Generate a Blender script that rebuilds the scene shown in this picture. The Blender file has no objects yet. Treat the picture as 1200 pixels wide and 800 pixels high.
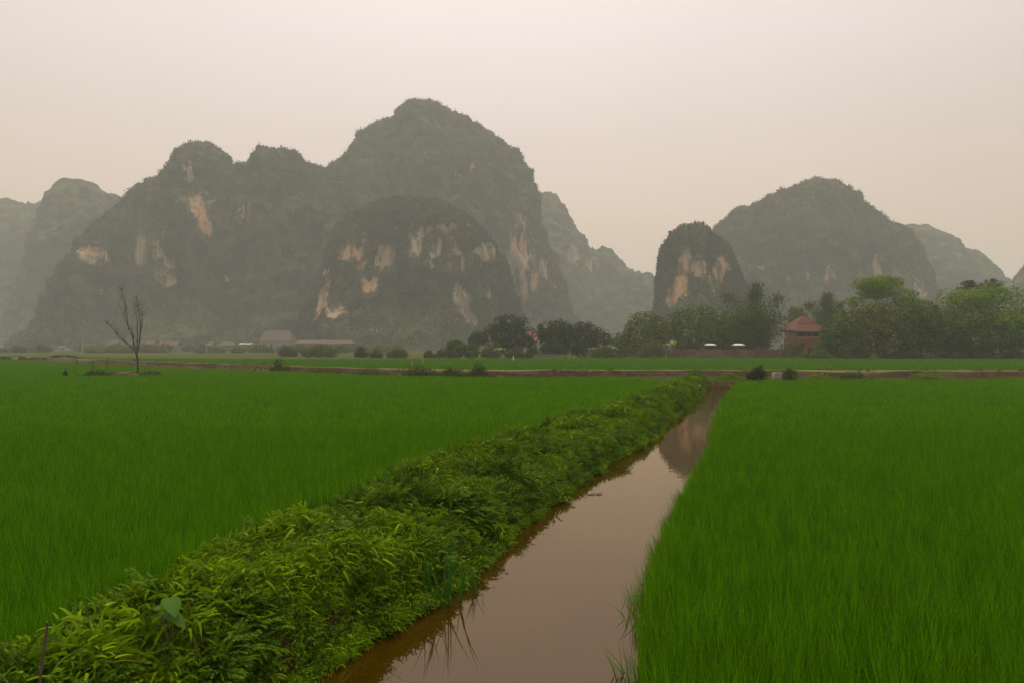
import bpy, math, random
import numpy as np
from mathutils import Vector, Matrix

R = np.random.default_rng(11)
random.seed(5)
C = bpy.context.scene.collection
EYE = 2.4          # camera height above the paddy
F = 800.0          # focal length in pixels of the 1200 px wide photograph
HY = 405.0         # horizon row

def P(px, py, d):
    return ((px-600)/F*d, d, EYE+(HY-py)/F*d)

# ------------------------------------------------------------------ noise
def _h(ix, iy, iz, s):
    n = (ix.astype(np.int64)*374761393 + iy.astype(np.int64)*668265263 + iz.astype(np.int64)*2147483647 + s*1274126177) & 0xffffffff
    n = ((n ^ (n >> 13))*1274126177) & 0xffffffff
    n = ((n ^ (n >> 15))*2246822519) & 0xffffffff
    n = n ^ (n >> 16)
    return (n & 0xffffff)/float(0xffffff)

def vnoise(p, s=0):
    f = np.floor(p); t = p-f; t = t*t*(3-2*t)
    i = f.astype(np.int64)
    x, y, z = i[..., 0], i[..., 1], i[..., 2]
    r = 0
    for dx in (0, 1):
        wx = t[..., 0] if dx else 1-t[..., 0]
        for dy in (0, 1):
            wy = t[..., 1] if dy else 1-t[..., 1]
            for dz in (0, 1):
                wz = t[..., 2] if dz else 1-t[..., 2]
                r = r + wx*wy*wz*_h(x+dx, y+dy, z+dz, s)
    return r*2-1

def fbm(p, o=4, s=0):
    a, r, k = 1.0, 0, 0
    for j in range(o):
        r = r+a*vnoise(p, s+j*17); k += a; a *= .5; p = p*2.03
    return r/k

def worley(p, s=0):
    i = np.floor(p).astype(np.int64); best = np.full(p.shape[:-1], 9.)
    for dx in (-1, 0, 1):
        for dy in (-1, 0, 1):
            for dz in (-1, 0, 1):
                x, y, z = i[..., 0]+dx, i[..., 1]+dy, i[..., 2]+dz
                q = np.stack([x+_h(x, y, z, s+1), y+_h(x, y, z, s+2), z+_h(x, y, z, s+3)], -1)
                best = np.minimum(best, ((q-p)**2).sum(-1))
    return np.sqrt(best)

# ------------------------------------------------------------------ mesh builder
class MB:
    def __init__(s): s.v = []; s.f = []; s.m = []; s.n = 0
    def add(s, v, f, mat=0):
        v = np.asarray(v, float).reshape(-1, 3); f = np.asarray(f, int)
        s.v.append(v); s.f.append(f+s.n); s.m.append(np.full(len(f), mat)); s.n += len(v)
    def mesh(s, name, mats, smooth=False):
        me = bpy.data.meshes.new(name)
        V = np.concatenate(s.v)
        tot = np.concatenate([np.full(len(f), f.shape[1]) for f in s.f])
        idx = np.concatenate([f.ravel() for f in s.f])
        me.vertices.add(len(V)); me.vertices.foreach_set('co', V.astype(np.float32).ravel())
        me.loops.add(len(idx)); me.loops.foreach_set('vertex_index', idx.astype(np.int32))
        me.polygons.add(len(tot))
        st = np.concatenate([[0], np.cumsum(tot)[:-1]])
        me.polygons.foreach_set('loop_start', st.astype(np.int32))
        for m in (mats if isinstance(mats, (list, tuple)) else [mats]): me.materials.append(m)
        me.polygons.foreach_set('material_index', np.concatenate(s.m).astype(np.int32))
        me.polygons.foreach_set('use_smooth', np.full(len(tot), smooth))
        me.update(calc_edges=True); me.validate()
        return me
    def build(s, name, mats, parent=None, loc=None, smooth=False, label=None):
        o = bpy.data.objects.new(name, s.mesh(name, mats, smooth)); C.objects.link(o)
        if loc is not None: o.location = loc
        if parent: o.parent = parent
        if label: o['label'] = label
        return o
    # shapes
    def box(s, c, d, mat=0, rz=0):
        x, y, z = [k/2 for k in d]
        v = np.array([(-x, -y, -z), (x, -y, -z), (x, y, -z), (-x, y, -z), (-x, -y, z), (x, -y, z), (x, y, z), (-x, y, z)])
        if rz:
            a, b = math.cos(rz), math.sin(rz); v = np.stack([v[:, 0]*a-v[:, 1]*b, v[:, 0]*b+v[:, 1]*a, v[:, 2]], 1)
        s.add(v+np.array(c), [(3, 2, 1, 0), (4, 5, 6, 7), (0, 1, 5, 4), (1, 2, 6, 5), (2, 3, 7, 6), (3, 0, 4, 7)], mat)
    def tube(s, pts, rad, n=6, mat=0):
        pts = np.asarray(pts, float); k = len(pts)
        rad = np.broadcast_to(np.asarray(rad, float), (k,))
        t = np.gradient(pts, axis=0); t /= np.linalg.norm(t, axis=1)[:, None]+1e-9
        ref = np.array([.31, .94, .12]) if abs(t[:, 2]).mean() > .6 else np.array([.05, .1, .99])
        a = np.cross(t, ref); a /= np.linalg.norm(a, axis=1)[:, None]+1e-9
        b = np.cross(t, a)
        ang = np.arange(n)/n*2*math.pi
        ring = a[:, None]*np.cos(ang)[None, :, None]+b[:, None]*np.sin(ang)[None, :, None]
        v = (pts[:, None]+ring*rad[:, None, None]).reshape(-1, 3)
        i = np.arange(k-1)[:, None]*n; j = np.arange(n)[None]
        f = np.stack([i+j, i+(j+1) % n, i+n+(j+1) % n, i+n+j], -1).reshape(-1, 4)
        s.add(v, f, mat)
        s.add(v[-n:], [list(range(n))], mat); s.add(v[:n][::-1], [list(range(n))], mat)
    def leaves(s, c, nrm, L, asp=.5, mat=0, droop=None):
        """diamond leaves: centres c, facing nrm, length L, turned at random"""
        c = np.asarray(c); k = len(c)
        nrm = nrm/(np.linalg.norm(nrm, axis=1)[:, None]+1e-9)
        t = R.normal(size=(k, 3)) if droop is None else droop+R.normal(size=(k, 3))*.35
        t -= (t*nrm).sum(1)[:, None]*nrm; t /= np.linalg.norm(t, axis=1)[:, None]+1e-9
        b = np.cross(nrm, t); L = np.broadcast_to(L, (k,))[:, None]
        v = np.stack([c-t*L*.5, c+b*L*asp*.5+nrm*L*.06-t*L*.06, c+t*L*.5-nrm*L*.08, c-b*L*asp*.5+nrm*L*.06-t*L*.06], 1).reshape(-1, 3)
        s.add(v, np.arange(k*4).reshape(k, 4), mat)
    def blades(s, base, tip, w, bend, mat=0, seg=3):
        """tapered grass blades from base to tip, arching by bend (vectors)"""
        k = len(base); d = tip-base
        side = np.cross(d, R.normal(size=(k, 3))); side /= np.linalg.norm(side, axis=1)[:, None]+1e-9
        w = np.broadcast_to(w, (k,))[:, None]
        rows = []
        for q in range(seg+1):
            t = q/seg; ww = w*(1-.75*t**1.6) if q < seg else w*.05
            c = base+d*t+bend*(t*t)
            rows += [c-side*ww/2, c+side*ww/2]
        v = np.stack(rows, 1).reshape(-1, 3); n2 = 2*(seg+1)
        f = []
        for q in range(seg):
            f.append(np.arange(k)[:, None]*n2+np.array([2*q, 2*q+1, 2*q+3, 2*q+2])[None])
        s.add(v, np.concatenate(f), mat)

def tag(o, label, cat=None, group=None, kind=None):
    o['label'] = label
    if cat: o['category'] = cat
    if group: o['group'] = group
    if kind: o['kind'] = kind
    return o
def thing(name, label, cat, loc=(0, 0, 0), rz=0, group=None):
    o = bpy.data.objects.new(name, None); C.objects.link(o)
    o.location = loc; o.rotation_euler = (0, 0, rz); o.empty_display_size = .3
    return tag(o, label, cat, group)

# ------------------------------------------------------------------ materials
def mat(name):
    m = bpy.data.materials.new(name); m.use_nodes = True
    nt = m.node_tree; nt.nodes.clear()
    return m, nt, nt.nodes.new('ShaderNodeOutputMaterial')
def N(nt, t, **kw):
    n = nt.nodes.new(t)
    for k, v in kw.items():
        if hasattr(n, k): setattr(n, k, v)
        else: n.inputs[k.replace('_', ' ')].default_value = v
    return n
def c4(c): return (c[0], c[1], c[2], 1)
def mixc(nt, fac, a, b, blend='MIX'):
    n = nt.nodes.new('ShaderNodeMix'); n.data_type = 'RGBA'; n.blend_type = blend
    for k, v in (('Factor', fac), (6, a), (7, b)):
        s = n.inputs[0] if k == 'Factor' else n.inputs[k]
        if isinstance(v, bpy.types.NodeSocket): nt.links.new(v, s)
        elif k == 'Factor': s.default_value = v
        else: s.default_value = c4(v)
    return n.outputs[2]
def noise(nt, scale, detail=4, vec=None, stretch=None):
    co = N(nt, 'ShaderNodeTexCoord').outputs['Object'] if vec is None else vec
    if stretch:
        mp = N(nt, 'ShaderNodeMapping'); mp.inputs['Scale'].default_value = stretch
        nt.links.new(co, mp.inputs['Vector']); co = mp.outputs[0]
    n = N(nt, 'ShaderNodeTexNoise'); n.inputs['Scale'].default_value = scale; n.inputs['Detail'].default_value = detail
    nt.links.new(co, n.inputs['Vector']); return n.outputs['Fac']
def ramp(nt, fac, a, b):
    n = N(nt, 'ShaderNodeMapRange'); n.inputs[1].default_value = a; n.inputs[2].default_value = b
    nt.links.new(fac, n.inputs[0]); return n.outputs[0]

def leaf_mat(name, dark, light, trans=.3, clump=.5, rough=.55, spec=.25, third=None, objrand=0.):
    m, nt, out = mat(name)
    geo = N(nt, 'ShaderNodeNewGeometry')
    col = mixc(nt, geo.outputs['Random Per Island'], dark, light)
    if clump:
        big = ramp(nt, noise(nt, clump, 2), .36, .64)
        col = mixc(nt, big, mixc(nt, .45, col, dark), mixc(nt, .4, col, light))
    if third:
        f = N(nt, 'ShaderNodeMath', operation='GREATER_THAN'); f.inputs[1].default_value = .9
        nt.links.new(geo.outputs['Random Per Island'], f.inputs[0]); col = mixc(nt, f.outputs[0], col, third)
    if objrand:
        oi = N(nt, 'ShaderNodeObjectInfo'); r2 = ramp(nt, oi.outputs['Random'], 0, 1)
        h = N(nt, 'ShaderNodeHueSaturation'); nt.links.new(col, h.inputs['Color'])
        mr = N(nt, 'ShaderNodeMapRange'); mr.inputs[3].default_value = 1-objrand; mr.inputs[4].default_value = 1+objrand
        nt.links.new(r2, mr.inputs[0]); nt.links.new(mr.outputs[0], h.inputs['Value']); col = h.outputs[0]
    b = N(nt, 'ShaderNodeBsdfPrincipled'); b.inputs['Roughness'].default_value = rough; b.inputs['Specular IOR Level'].default_value = spec
    nt.links.new(col, b.inputs['Base Color'])
    t = N(nt, 'ShaderNodeBsdfTranslucent'); nt.links.new(col, t.inputs['Color'])
    mx = N(nt, 'ShaderNodeMixShader'); mx.inputs[0].default_value = trans
    nt.links.new(b.outputs[0], mx.inputs[1]); nt.links.new(t.outputs[0], mx.inputs[2]); nt.links.new(mx.outputs[0], out.inputs[0])
    return m
def solid_mat(name, a, b, scale=3., rough=.85, bump=.3, stretch=None, spec=.3):
    m, nt, out = mat(name)
    f = noise(nt, scale, 5, stretch=stretch)
    col = mixc(nt, ramp(nt, f, .3, .7), a, b)
    p = N(nt, 'ShaderNodeBsdfPrincipled'); p.inputs['Roughness'].default_value = rough; p.inputs['Specular IOR Level'].default_value = spec
    nt.links.new(col, p.inputs['Base Color'])
    if bump:
        bp = N(nt, 'ShaderNodeBump'); bp.inputs['Strength'].default_value = bump; bp.inputs['Distance'].default_value = .05
        nt.links.new(f, bp.inputs['Height']); nt.links.new(bp.outputs[0], p.inputs['Normal'])
    nt.links.new(p.outputs[0], out.inputs[0]); return m

M = {}
M['rice'] = leaf_mat('rice_leaf', (.022, .085, .0), (.155, .375, .0), .35, 0, .7, .02, objrand=.2)
M['rice_far'] = leaf_mat('far_rice_leaf', (.058, .165, .001), (.095, .235, .002), .3, 0, .7, .03, objrand=.12)
M['fern'] = leaf_mat('weed_leaf', (.045, .120, .0), (.19, .285, .0), .35, 0, .6, .04, objrand=.4)
M['herb'] = leaf_mat('herb_leaf', (.030, .090, .0), (.11, .20, .002), .3, 0, .6, .08, objrand=.3)
M['grass'] = leaf_mat('grass_leaf', (.065, .145, .0), (.15, .22, .004), .3, 0, .6, .06, third=(.2, .15, .03), objrand=.3)
M['reed'] = leaf_mat('reed_leaf', (.022, .10, .004), (.05, .15, .008), .3, 0, .5, .12)
M['taro'] = leaf_mat('pale_leaf', (.050, .115, .012), (.075, .15, .020), .3, 0, .6, .05)
M['stem'] = solid_mat('green_stem', (.09, .14, .02), (.13, .1, .04), 8)
M['dark_tree'] = leaf_mat('dark_leaf', (.012, .024, .006), (.060, .080, .018), .15, .6, .7, .06)
M['mid_tree'] = leaf_mat('mid_leaf', (.012, .032, .001), (.105, .185, .004), .2, .5, .7, .06)
M['light_tree'] = leaf_mat('light_leaf', (.036, .080, .001), (.20, .30, .006), .3, .5, .7, .06)
M['bamboo'] = leaf_mat('bamboo_leaf', (.020, .042, .005), (.11, .165, .018), .2, .7, .7, .06)
M['olive_tree'] = leaf_mat('olive_leaf', (.024, .038, .004), (.15, .20, .012), .2, .6, .7, .06, third=(.24, .24, .06))
M['bush'] = leaf_mat('bush_leaf', (.030, .055, .008), (.10, .13, .02), .25, .8, .7, .06, third=(.12, .08, .03))
M['palm'] = leaf_mat('palm_leaf', (.020, .026, .014), (.045, .05, .03), .15, 0, .6, .25)
M['banana'] = leaf_mat('banana_leaf', (.12, .2, .03), (.24, .32, .06), .35, 0, .5, .3)
M['bark'] = solid_mat('bark', (.06, .045, .033), (.14, .11, .085), 6, stretch=(1, 1, .3))
M['dead_bark'] = solid_mat('dead_bark', (.045, .030, .024), (.10, .07, .055), 7, stretch=(1, 1, .3))
M['wood'] = solid_mat('weathered_wood', (.05, .035, .025), (.13, .09, .06), 9, stretch=(1, 1, .2))
M['rubble'] = solid_mat('rubble', (.09, .042, .022), (.2, .11, .06), 5)
M['earth'] = solid_mat('earth', (.035, .035, .012), (.075, .06, .025), 2)
M['pale_stone'] = solid_mat('pale_stone', (.35, .28, .22), (.5, .42, .35), 4)
M['roof_red'] = solid_mat('clay_roof', (.075, .023, .014), (.135, .043, .025), 2.2, stretch=(6, 1, 1))
M['roof_tan'] = solid_mat('faded_roof', (.075, .055, .038), (.11, .078, .054), 1.5, stretch=(5, 1, 1))
M['roof_pink'] = solid_mat('pink_roof', (.075, .047, .034), (.11, .068, .05), 1.5, stretch=(5, 1, 1))
M['wall_pink'] = solid_mat('pink_wall', (.23, .070, .038), (.28, .10, .055), 1.1, bump=.1)
M['wall_white'] = solid_mat('white_wall', (.32, .28, .23), (.42, .37, .31), .8, bump=.1)
M['wall_tan'] = solid_mat('tan_wall', (.13, .115, .075), (.19, .16, .105), .9, bump=.1)
M['wall_grey'] = solid_mat('grey_wall', (.2, .16, .15), (.3, .25, .22), .9, bump=.1)
M['trim'] = solid_mat('orange_trim', (.38, .18, .09), (.46, .24, .13), 3, bump=.05)
M['canvas'] = solid_mat('white_canvas', (.78, .72, .62), (.84, .78, .68), 1, bump=.05)
M['concrete'] = solid_mat('concrete', (.28, .24, .2), (.42, .36, .3), 3)
M['dark'] = solid_mat('dark_opening', (.015, .014, .013), (.03, .028, .026), 2, rough=.3, bump=0)
M['wire'] = solid_mat('wire', (.03, .03, .03), (.05, .05, .05), 2, bump=0)

def wall_mat():
    m, nt, out = mat('stone_wall')
    tc = N(nt, 'ShaderNodeTexCoord').outputs['Object']
    vo = N(nt, 'ShaderNodeTexVoronoi'); vo.inputs['Scale'].default_value = 2.6; nt.links.new(tc, vo.inputs['Vector'])
    big = noise(nt, .35, 3)
    col = mixc(nt, vo.outputs['Color'], (.065, .033, .021), (.155, .074, .045))
    col = mixc(nt, ramp(nt, big, .42, .62), col, (.15, .10, .062))
    col = mixc(nt, ramp(nt, noise(nt, 1.3, 4), .56, .68), col, (.05, .055, .03))
    sz = N(nt, 'ShaderNodeSeparateXYZ'); nt.links.new(N(nt, 'ShaderNodeNewGeometry').outputs['Normal'], sz.inputs[0])
    col = mixc(nt, ramp(nt, sz.outputs['Z'], .5, .8), col, (.06, .065, .025))      # darker green brown on the upward faces
    p = N(nt, 'ShaderNodeBsdfPrincipled'); p.inputs['Roughness'].default_value = .9
    nt.links.new(col, p.inputs['Base Color'])
    bp = N(nt, 'ShaderNodeBump'); bp.inputs['Distance'].default_value = .06
    nt.links.new(vo.outputs['Distance'], bp.inputs['Height']); nt.links.new(bp.outputs[0], p.inputs['Normal'])
    nt.links.new(p.outputs[0], out.inputs[0]); return m
M['wall'] = wall_mat()

def hill_mat():
    m, nt, out = mat('karst_hill')
    a = N(nt, 'ShaderNodeAttribute', attribute_name='rock').outputs['Fac']
    lush = N(nt, 'ShaderNodeAttribute', attribute_name='lush').outputs['Fac']
    fol = mixc(nt, ramp(nt, noise(nt, .35, 5), .35, .65), (.014, .024, .007), (.052, .066, .022))
    fol = mixc(nt, ramp(nt, noise(nt, .03, 3), .38, .66), fol, (.036, .052, .018))
    vc = N(nt, 'ShaderNodeTexVoronoi'); vc.inputs['Scale'].default_value = .13
    nt.links.new(N(nt, 'ShaderNodeTexCoord').outputs['Object'], vc.inputs['Vector'])
    sp = N(nt, 'ShaderNodeSeparateColor'); nt.links.new(vc.outputs['Color'], sp.inputs[0])
    fol = mixc(nt, ramp(nt, sp.outputs[0], .45, .95), fol, (.075, .085, .030))
    fol = mixc(nt, ramp(nt, sp.outputs[1], .55, 1.), fol, (.010, .016, .006))
    fol = mixc(nt, lush, fol, mixc(nt, ramp(nt, noise(nt, .25, 4), .35, .65), (.040, .055, .016), (.125, .14, .048)))
    st = noise(nt, .16, 5, stretch=(1, 1, .22))
    rk = mixc(nt, ramp(nt, st, .36, .62), (.10, .082, .058), (.43, .345, .22))
    rk = mixc(nt, ramp(nt, noise(nt, .05, 3), .45, .62), rk, (.42, .235, .105))
    rk = mixc(nt, ramp(nt, noise(nt, .35, 5, stretch=(1, 1, .16)), .50, .62), rk, (.11, .095, .07))
    ad = N(nt, 'ShaderNodeMath', operation='ADD')
    nt.links.new(a, ad.inputs[0])
    nn = N(nt, 'ShaderNodeMath', operation='MULTIPLY_ADD'); nn.inputs[1].default_value = 2.4; nn.inputs[2].default_value = -1.2
    nt.links.new(noise(nt, .26, 5, stretch=(1, 1, .22)), nn.inputs[0])
    gt = N(nt, 'ShaderNodeMath', operation='MULTIPLY'); nt.links.new(nn.outputs[0], gt.inputs[0])
    nt.links.new(ramp(nt, a, .02, .3), gt.inputs[1]); nt.links.new(gt.outputs[0], ad.inputs[1])
    col = mixc(nt, ramp(nt, ad.outputs[0], .34, .74), fol, rk)
    p = N(nt, 'ShaderNodeBsdfPrincipled'); p.inputs['Roughness'].default_value = .9; p.inputs['Specular IOR Level'].default_value = .1
    nt.links.new(col, p.inputs['Base Color']); nt.links.new(p.outputs[0], out.inputs[0]); return m
M['hill'] = hill_mat()
M['hill_leaf'] = leaf_mat('hill_leaf', (.020, .032, .010), (.052, .066, .022), .2, .05, .7, .03)

def ground_mat():
    m, nt, out = mat('ground')
    a = N(nt, 'ShaderNodeAttribute', attribute_name='soil').outputs['Color']
    col = a
    c2 = mixc(nt, ramp(nt, noise(nt, .05, 5), .3, .7), (.36, .36, .36), (.62, .62, .62))
    col = mixc(nt, .7, col, c2, 'OVERLAY')
    p = N(nt, 'ShaderNodeBsdfPrincipled'); p.inputs['Roughness'].default_value = .95; p.inputs['Specular IOR Level'].default_value = .03
    nt.links.new(col, p.inputs['Base Color'])
    bp = N(nt, 'ShaderNodeBump'); bp.inputs['Strength'].default_value = .4; bp.inputs['Distance'].default_value = .05
    nt.links.new(noise(nt, 9, 6), bp.inputs['Height']); nt.links.new(bp.outputs[0], p.inputs['Normal'])
    nt.links.new(p.outputs[0], out.inputs[0]); return m
M['ground'] = ground_mat()

def water_mat():
    m, nt, out = mat('muddy_water')
    col = mixc(nt, ramp(nt, noise(nt, .6, 3), .35, .65), (.030, .0140, .0), (.037, .0175, .0005))
    df = N(nt, 'ShaderNodeBsdfDiffuse'); nt.links.new(col, df.inputs['Color'])
    gl = N(nt, 'ShaderNodeBsdfGlossy'); gl.inputs['Roughness'].default_value = .015; gl.inputs['Color'].default_value = (1, .87, .69, 1)   # warm tint put into the mirrored sky light
    fz = N(nt, 'ShaderNodeFresnel'); fz.inputs['IOR'].default_value = 1.66
    bp = N(nt, 'ShaderNodeBump'); bp.inputs['Strength'].default_value = .05; bp.inputs['Distance'].default_value = .02
    nt.links.new(noise(nt, 5, 3), bp.inputs['Height'])
    for q in (gl, fz): nt.links.new(bp.outputs[0], q.inputs['Normal'])
    mx = N(nt, 'ShaderNodeMixShader'); nt.links.new(fz.outputs[0], mx.inputs[0]); nt.links.new(df.outputs[0], mx.inputs[1]); nt.links.new(gl.outputs[0], mx.inputs[2])
    nt.links.new(mx.outputs[0], out.inputs[0]); return m
M['water'] = water_mat()

# ------------------------------------------------------------------ terrain
CH_Y = np.array([0., 2, 5.06, 5.9, 6.7, 7.7, 9.3, 11.8, 14.8, 19., 22, 26.7, 33, 40, 44])
CH_L = np.array([-3.1, -2.5, -1.58, -1.25, -.83, -.38, .05, .92, 2.13, 4.1, 4.95, 6.7, 9.0, 11.3, 12.6])
CH_R = np.array([.1, .4, 0.76, .96, 1.16, 1.48, 2.05, 3.0, 4.15, 5.55, 6.5, 8.1, 10.5, 13.1, 14.6])
BK_L = np.array([-3.6, -3.5, -3.25, -3.15, -3.05, -2.8, -2.4, -1.65, -.5, 1.2, 2.6, 4.5, 7.2, 10.0, 11.4])
def chl(y): return np.interp(y, CH_Y, CH_L)
def chr_(y): return np.interp(y, CH_Y, CH_R)
def bkl(y): return np.interp(y, CH_Y, BK_L)
WL = np.array([(-260, 160), (-110, 140), (-75, 110), (-56, 90), (-23, 63), (-12, 55), (0, 50.5), (37, 50.), (90, 52.5), (300, 75)], float)
def wally(x): return np.interp(x, WL[:, 0], WL[:, 1])
WATER_Z = -.12
def sst(a, b, x):
    t = np.clip((x-a)/(b-a), 0, 1); return t*t*(3-2*t)
CH_END = 41.0
def terrain(x, y):
    x = np.asarray(x, float); y = np.asarray(y, float)
    l, r, b = chl(y), chr_(y), bkl(y)
    p3 = np.stack([x, y, 0*x], -1)
    z = fbm(p3*.7, 3, 3)*.03
    mid = (b+l)/2-.1; hw = (l-b)/2+.15
    t = np.clip(1-((x-mid)/hw)**2, 0, 1)
    z = z+.37*t**.7*(.85+.3*fbm(p3*1.1, 2, 9))*(y < 44)*np.clip((46-y)/4, 0, 1)
    inch = sst(l-.28, l+.25, x)*(1-sst(r+.0, r+.35, x))*(1-sst(CH_END-.6, CH_END+.1, y))
    z = z*(1-inch)+inch*(-.42)
    # cross bund at the end of the ditch
    z = z+.22*np.exp(-((y-42.2)/.7)**2)*sst(8, 10, x)*(1-sst(15.5, 17, x))
    # raised track behind the stone wall
    wy = wally(x)
    z = z+.56*sst(wy-.05, wy+.25, y)*(1-sst(wy+2.6, wy+3.8, y))
    return z
def soil(x, y, z):
    n = len(x); c = np.zeros((n, 4)); c[:, 3] = 1
    c[:, :3] = (.011, .020, .003)
    l, r, b = chl(y), chr_(y), bkl(y); wy = wally(x)
    def put(w, col):
        c[:, :3] = c[:, :3]*(1-w[:, None])+np.array(col)*w[:, None]
    put(((x > b-.1) & (x < r+.4) & (y < 44)).astype(float), (.026, .028, .006))
    put(sst(l-.5, l-.1, x)*(1-sst(r, r+.5, x))*(y < 44), (.045, .026, .008))
    put((y > wy-8)*(y < wy)*1.*(1-(y < 38)), (.055, .075, .02))
    put(sst(wy, wy+.2, y)*(1-sst(wy+1.3, wy+2.0, y)), (.15, .115, .06))
    far = sst(wy+1.4, wy+2.1, y)
    put(far, (.07, .15, .014))
    put(sst(112, 135, y), (.052, .066, .012))
    put(sst(180, 300, y), (.042, .050, .012))
    return c
def build_ground():
    def grow(a, b, n, p=2.5): return a+(b-a)*(np.arange(1, n+1)/n)**p
    xs = np.concatenate([-grow(80, 2600, 26)[::-1], np.arange(-80, -6, .7), np.arange(-6, 16, .15), np.arange(16, 62, .7), grow(62, 2600, 26)])
    ys = np.concatenate([-grow(3, 300, 10)[::-1], np.arange(-3, 46, .25), np.arange(46, 118, .5), grow(118, 2600, 40)])
    X, Y = np.meshgrid(xs, ys); x, y = X.ravel(), Y.ravel(); z = terrain(x, y)
    ny, nx = X.shape
    i = np.arange(ny-1)[:, None]*nx+np.arange(nx-1)[None]
    f = np.stack([i, i+1, i+nx+1, i+nx], -1).reshape(-1, 4)
    mb = MB(); mb.add(np.stack([x, y, z], 1), f)
    o = mb.build('ground', M['ground'], smooth=True)
    at = o.data.attributes.new('soil', 'FLOAT_COLOR', 'POINT'); at.data.foreach_set('color', soil(x, y, z).astype(np.float32).ravel())
    tag(o, 'flat valley ground with muddy banks, sandy track and green meadow', 'ground', kind='structure')
build_ground()

def build_water():
    ys = np.concatenate([np.arange(-2, 40.7, .4), [40.75]])
    l = chl(ys)-.45; r = chr_(ys)+.45
    v = np.concatenate([np.stack([l, ys, 0*ys+WATER_Z], 1), np.stack([r, ys, 0*ys+WATER_Z], 1)])
    n = len(ys); i = np.arange(n-1)
    mb = MB(); mb.add(v, np.stack([i, i+n, i+n+1, i+1], 1))
    tag(mb.build('water', M['water']), 'still brown water filling the irrigation ditch', 'water', kind='structure')
build_water()

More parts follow.
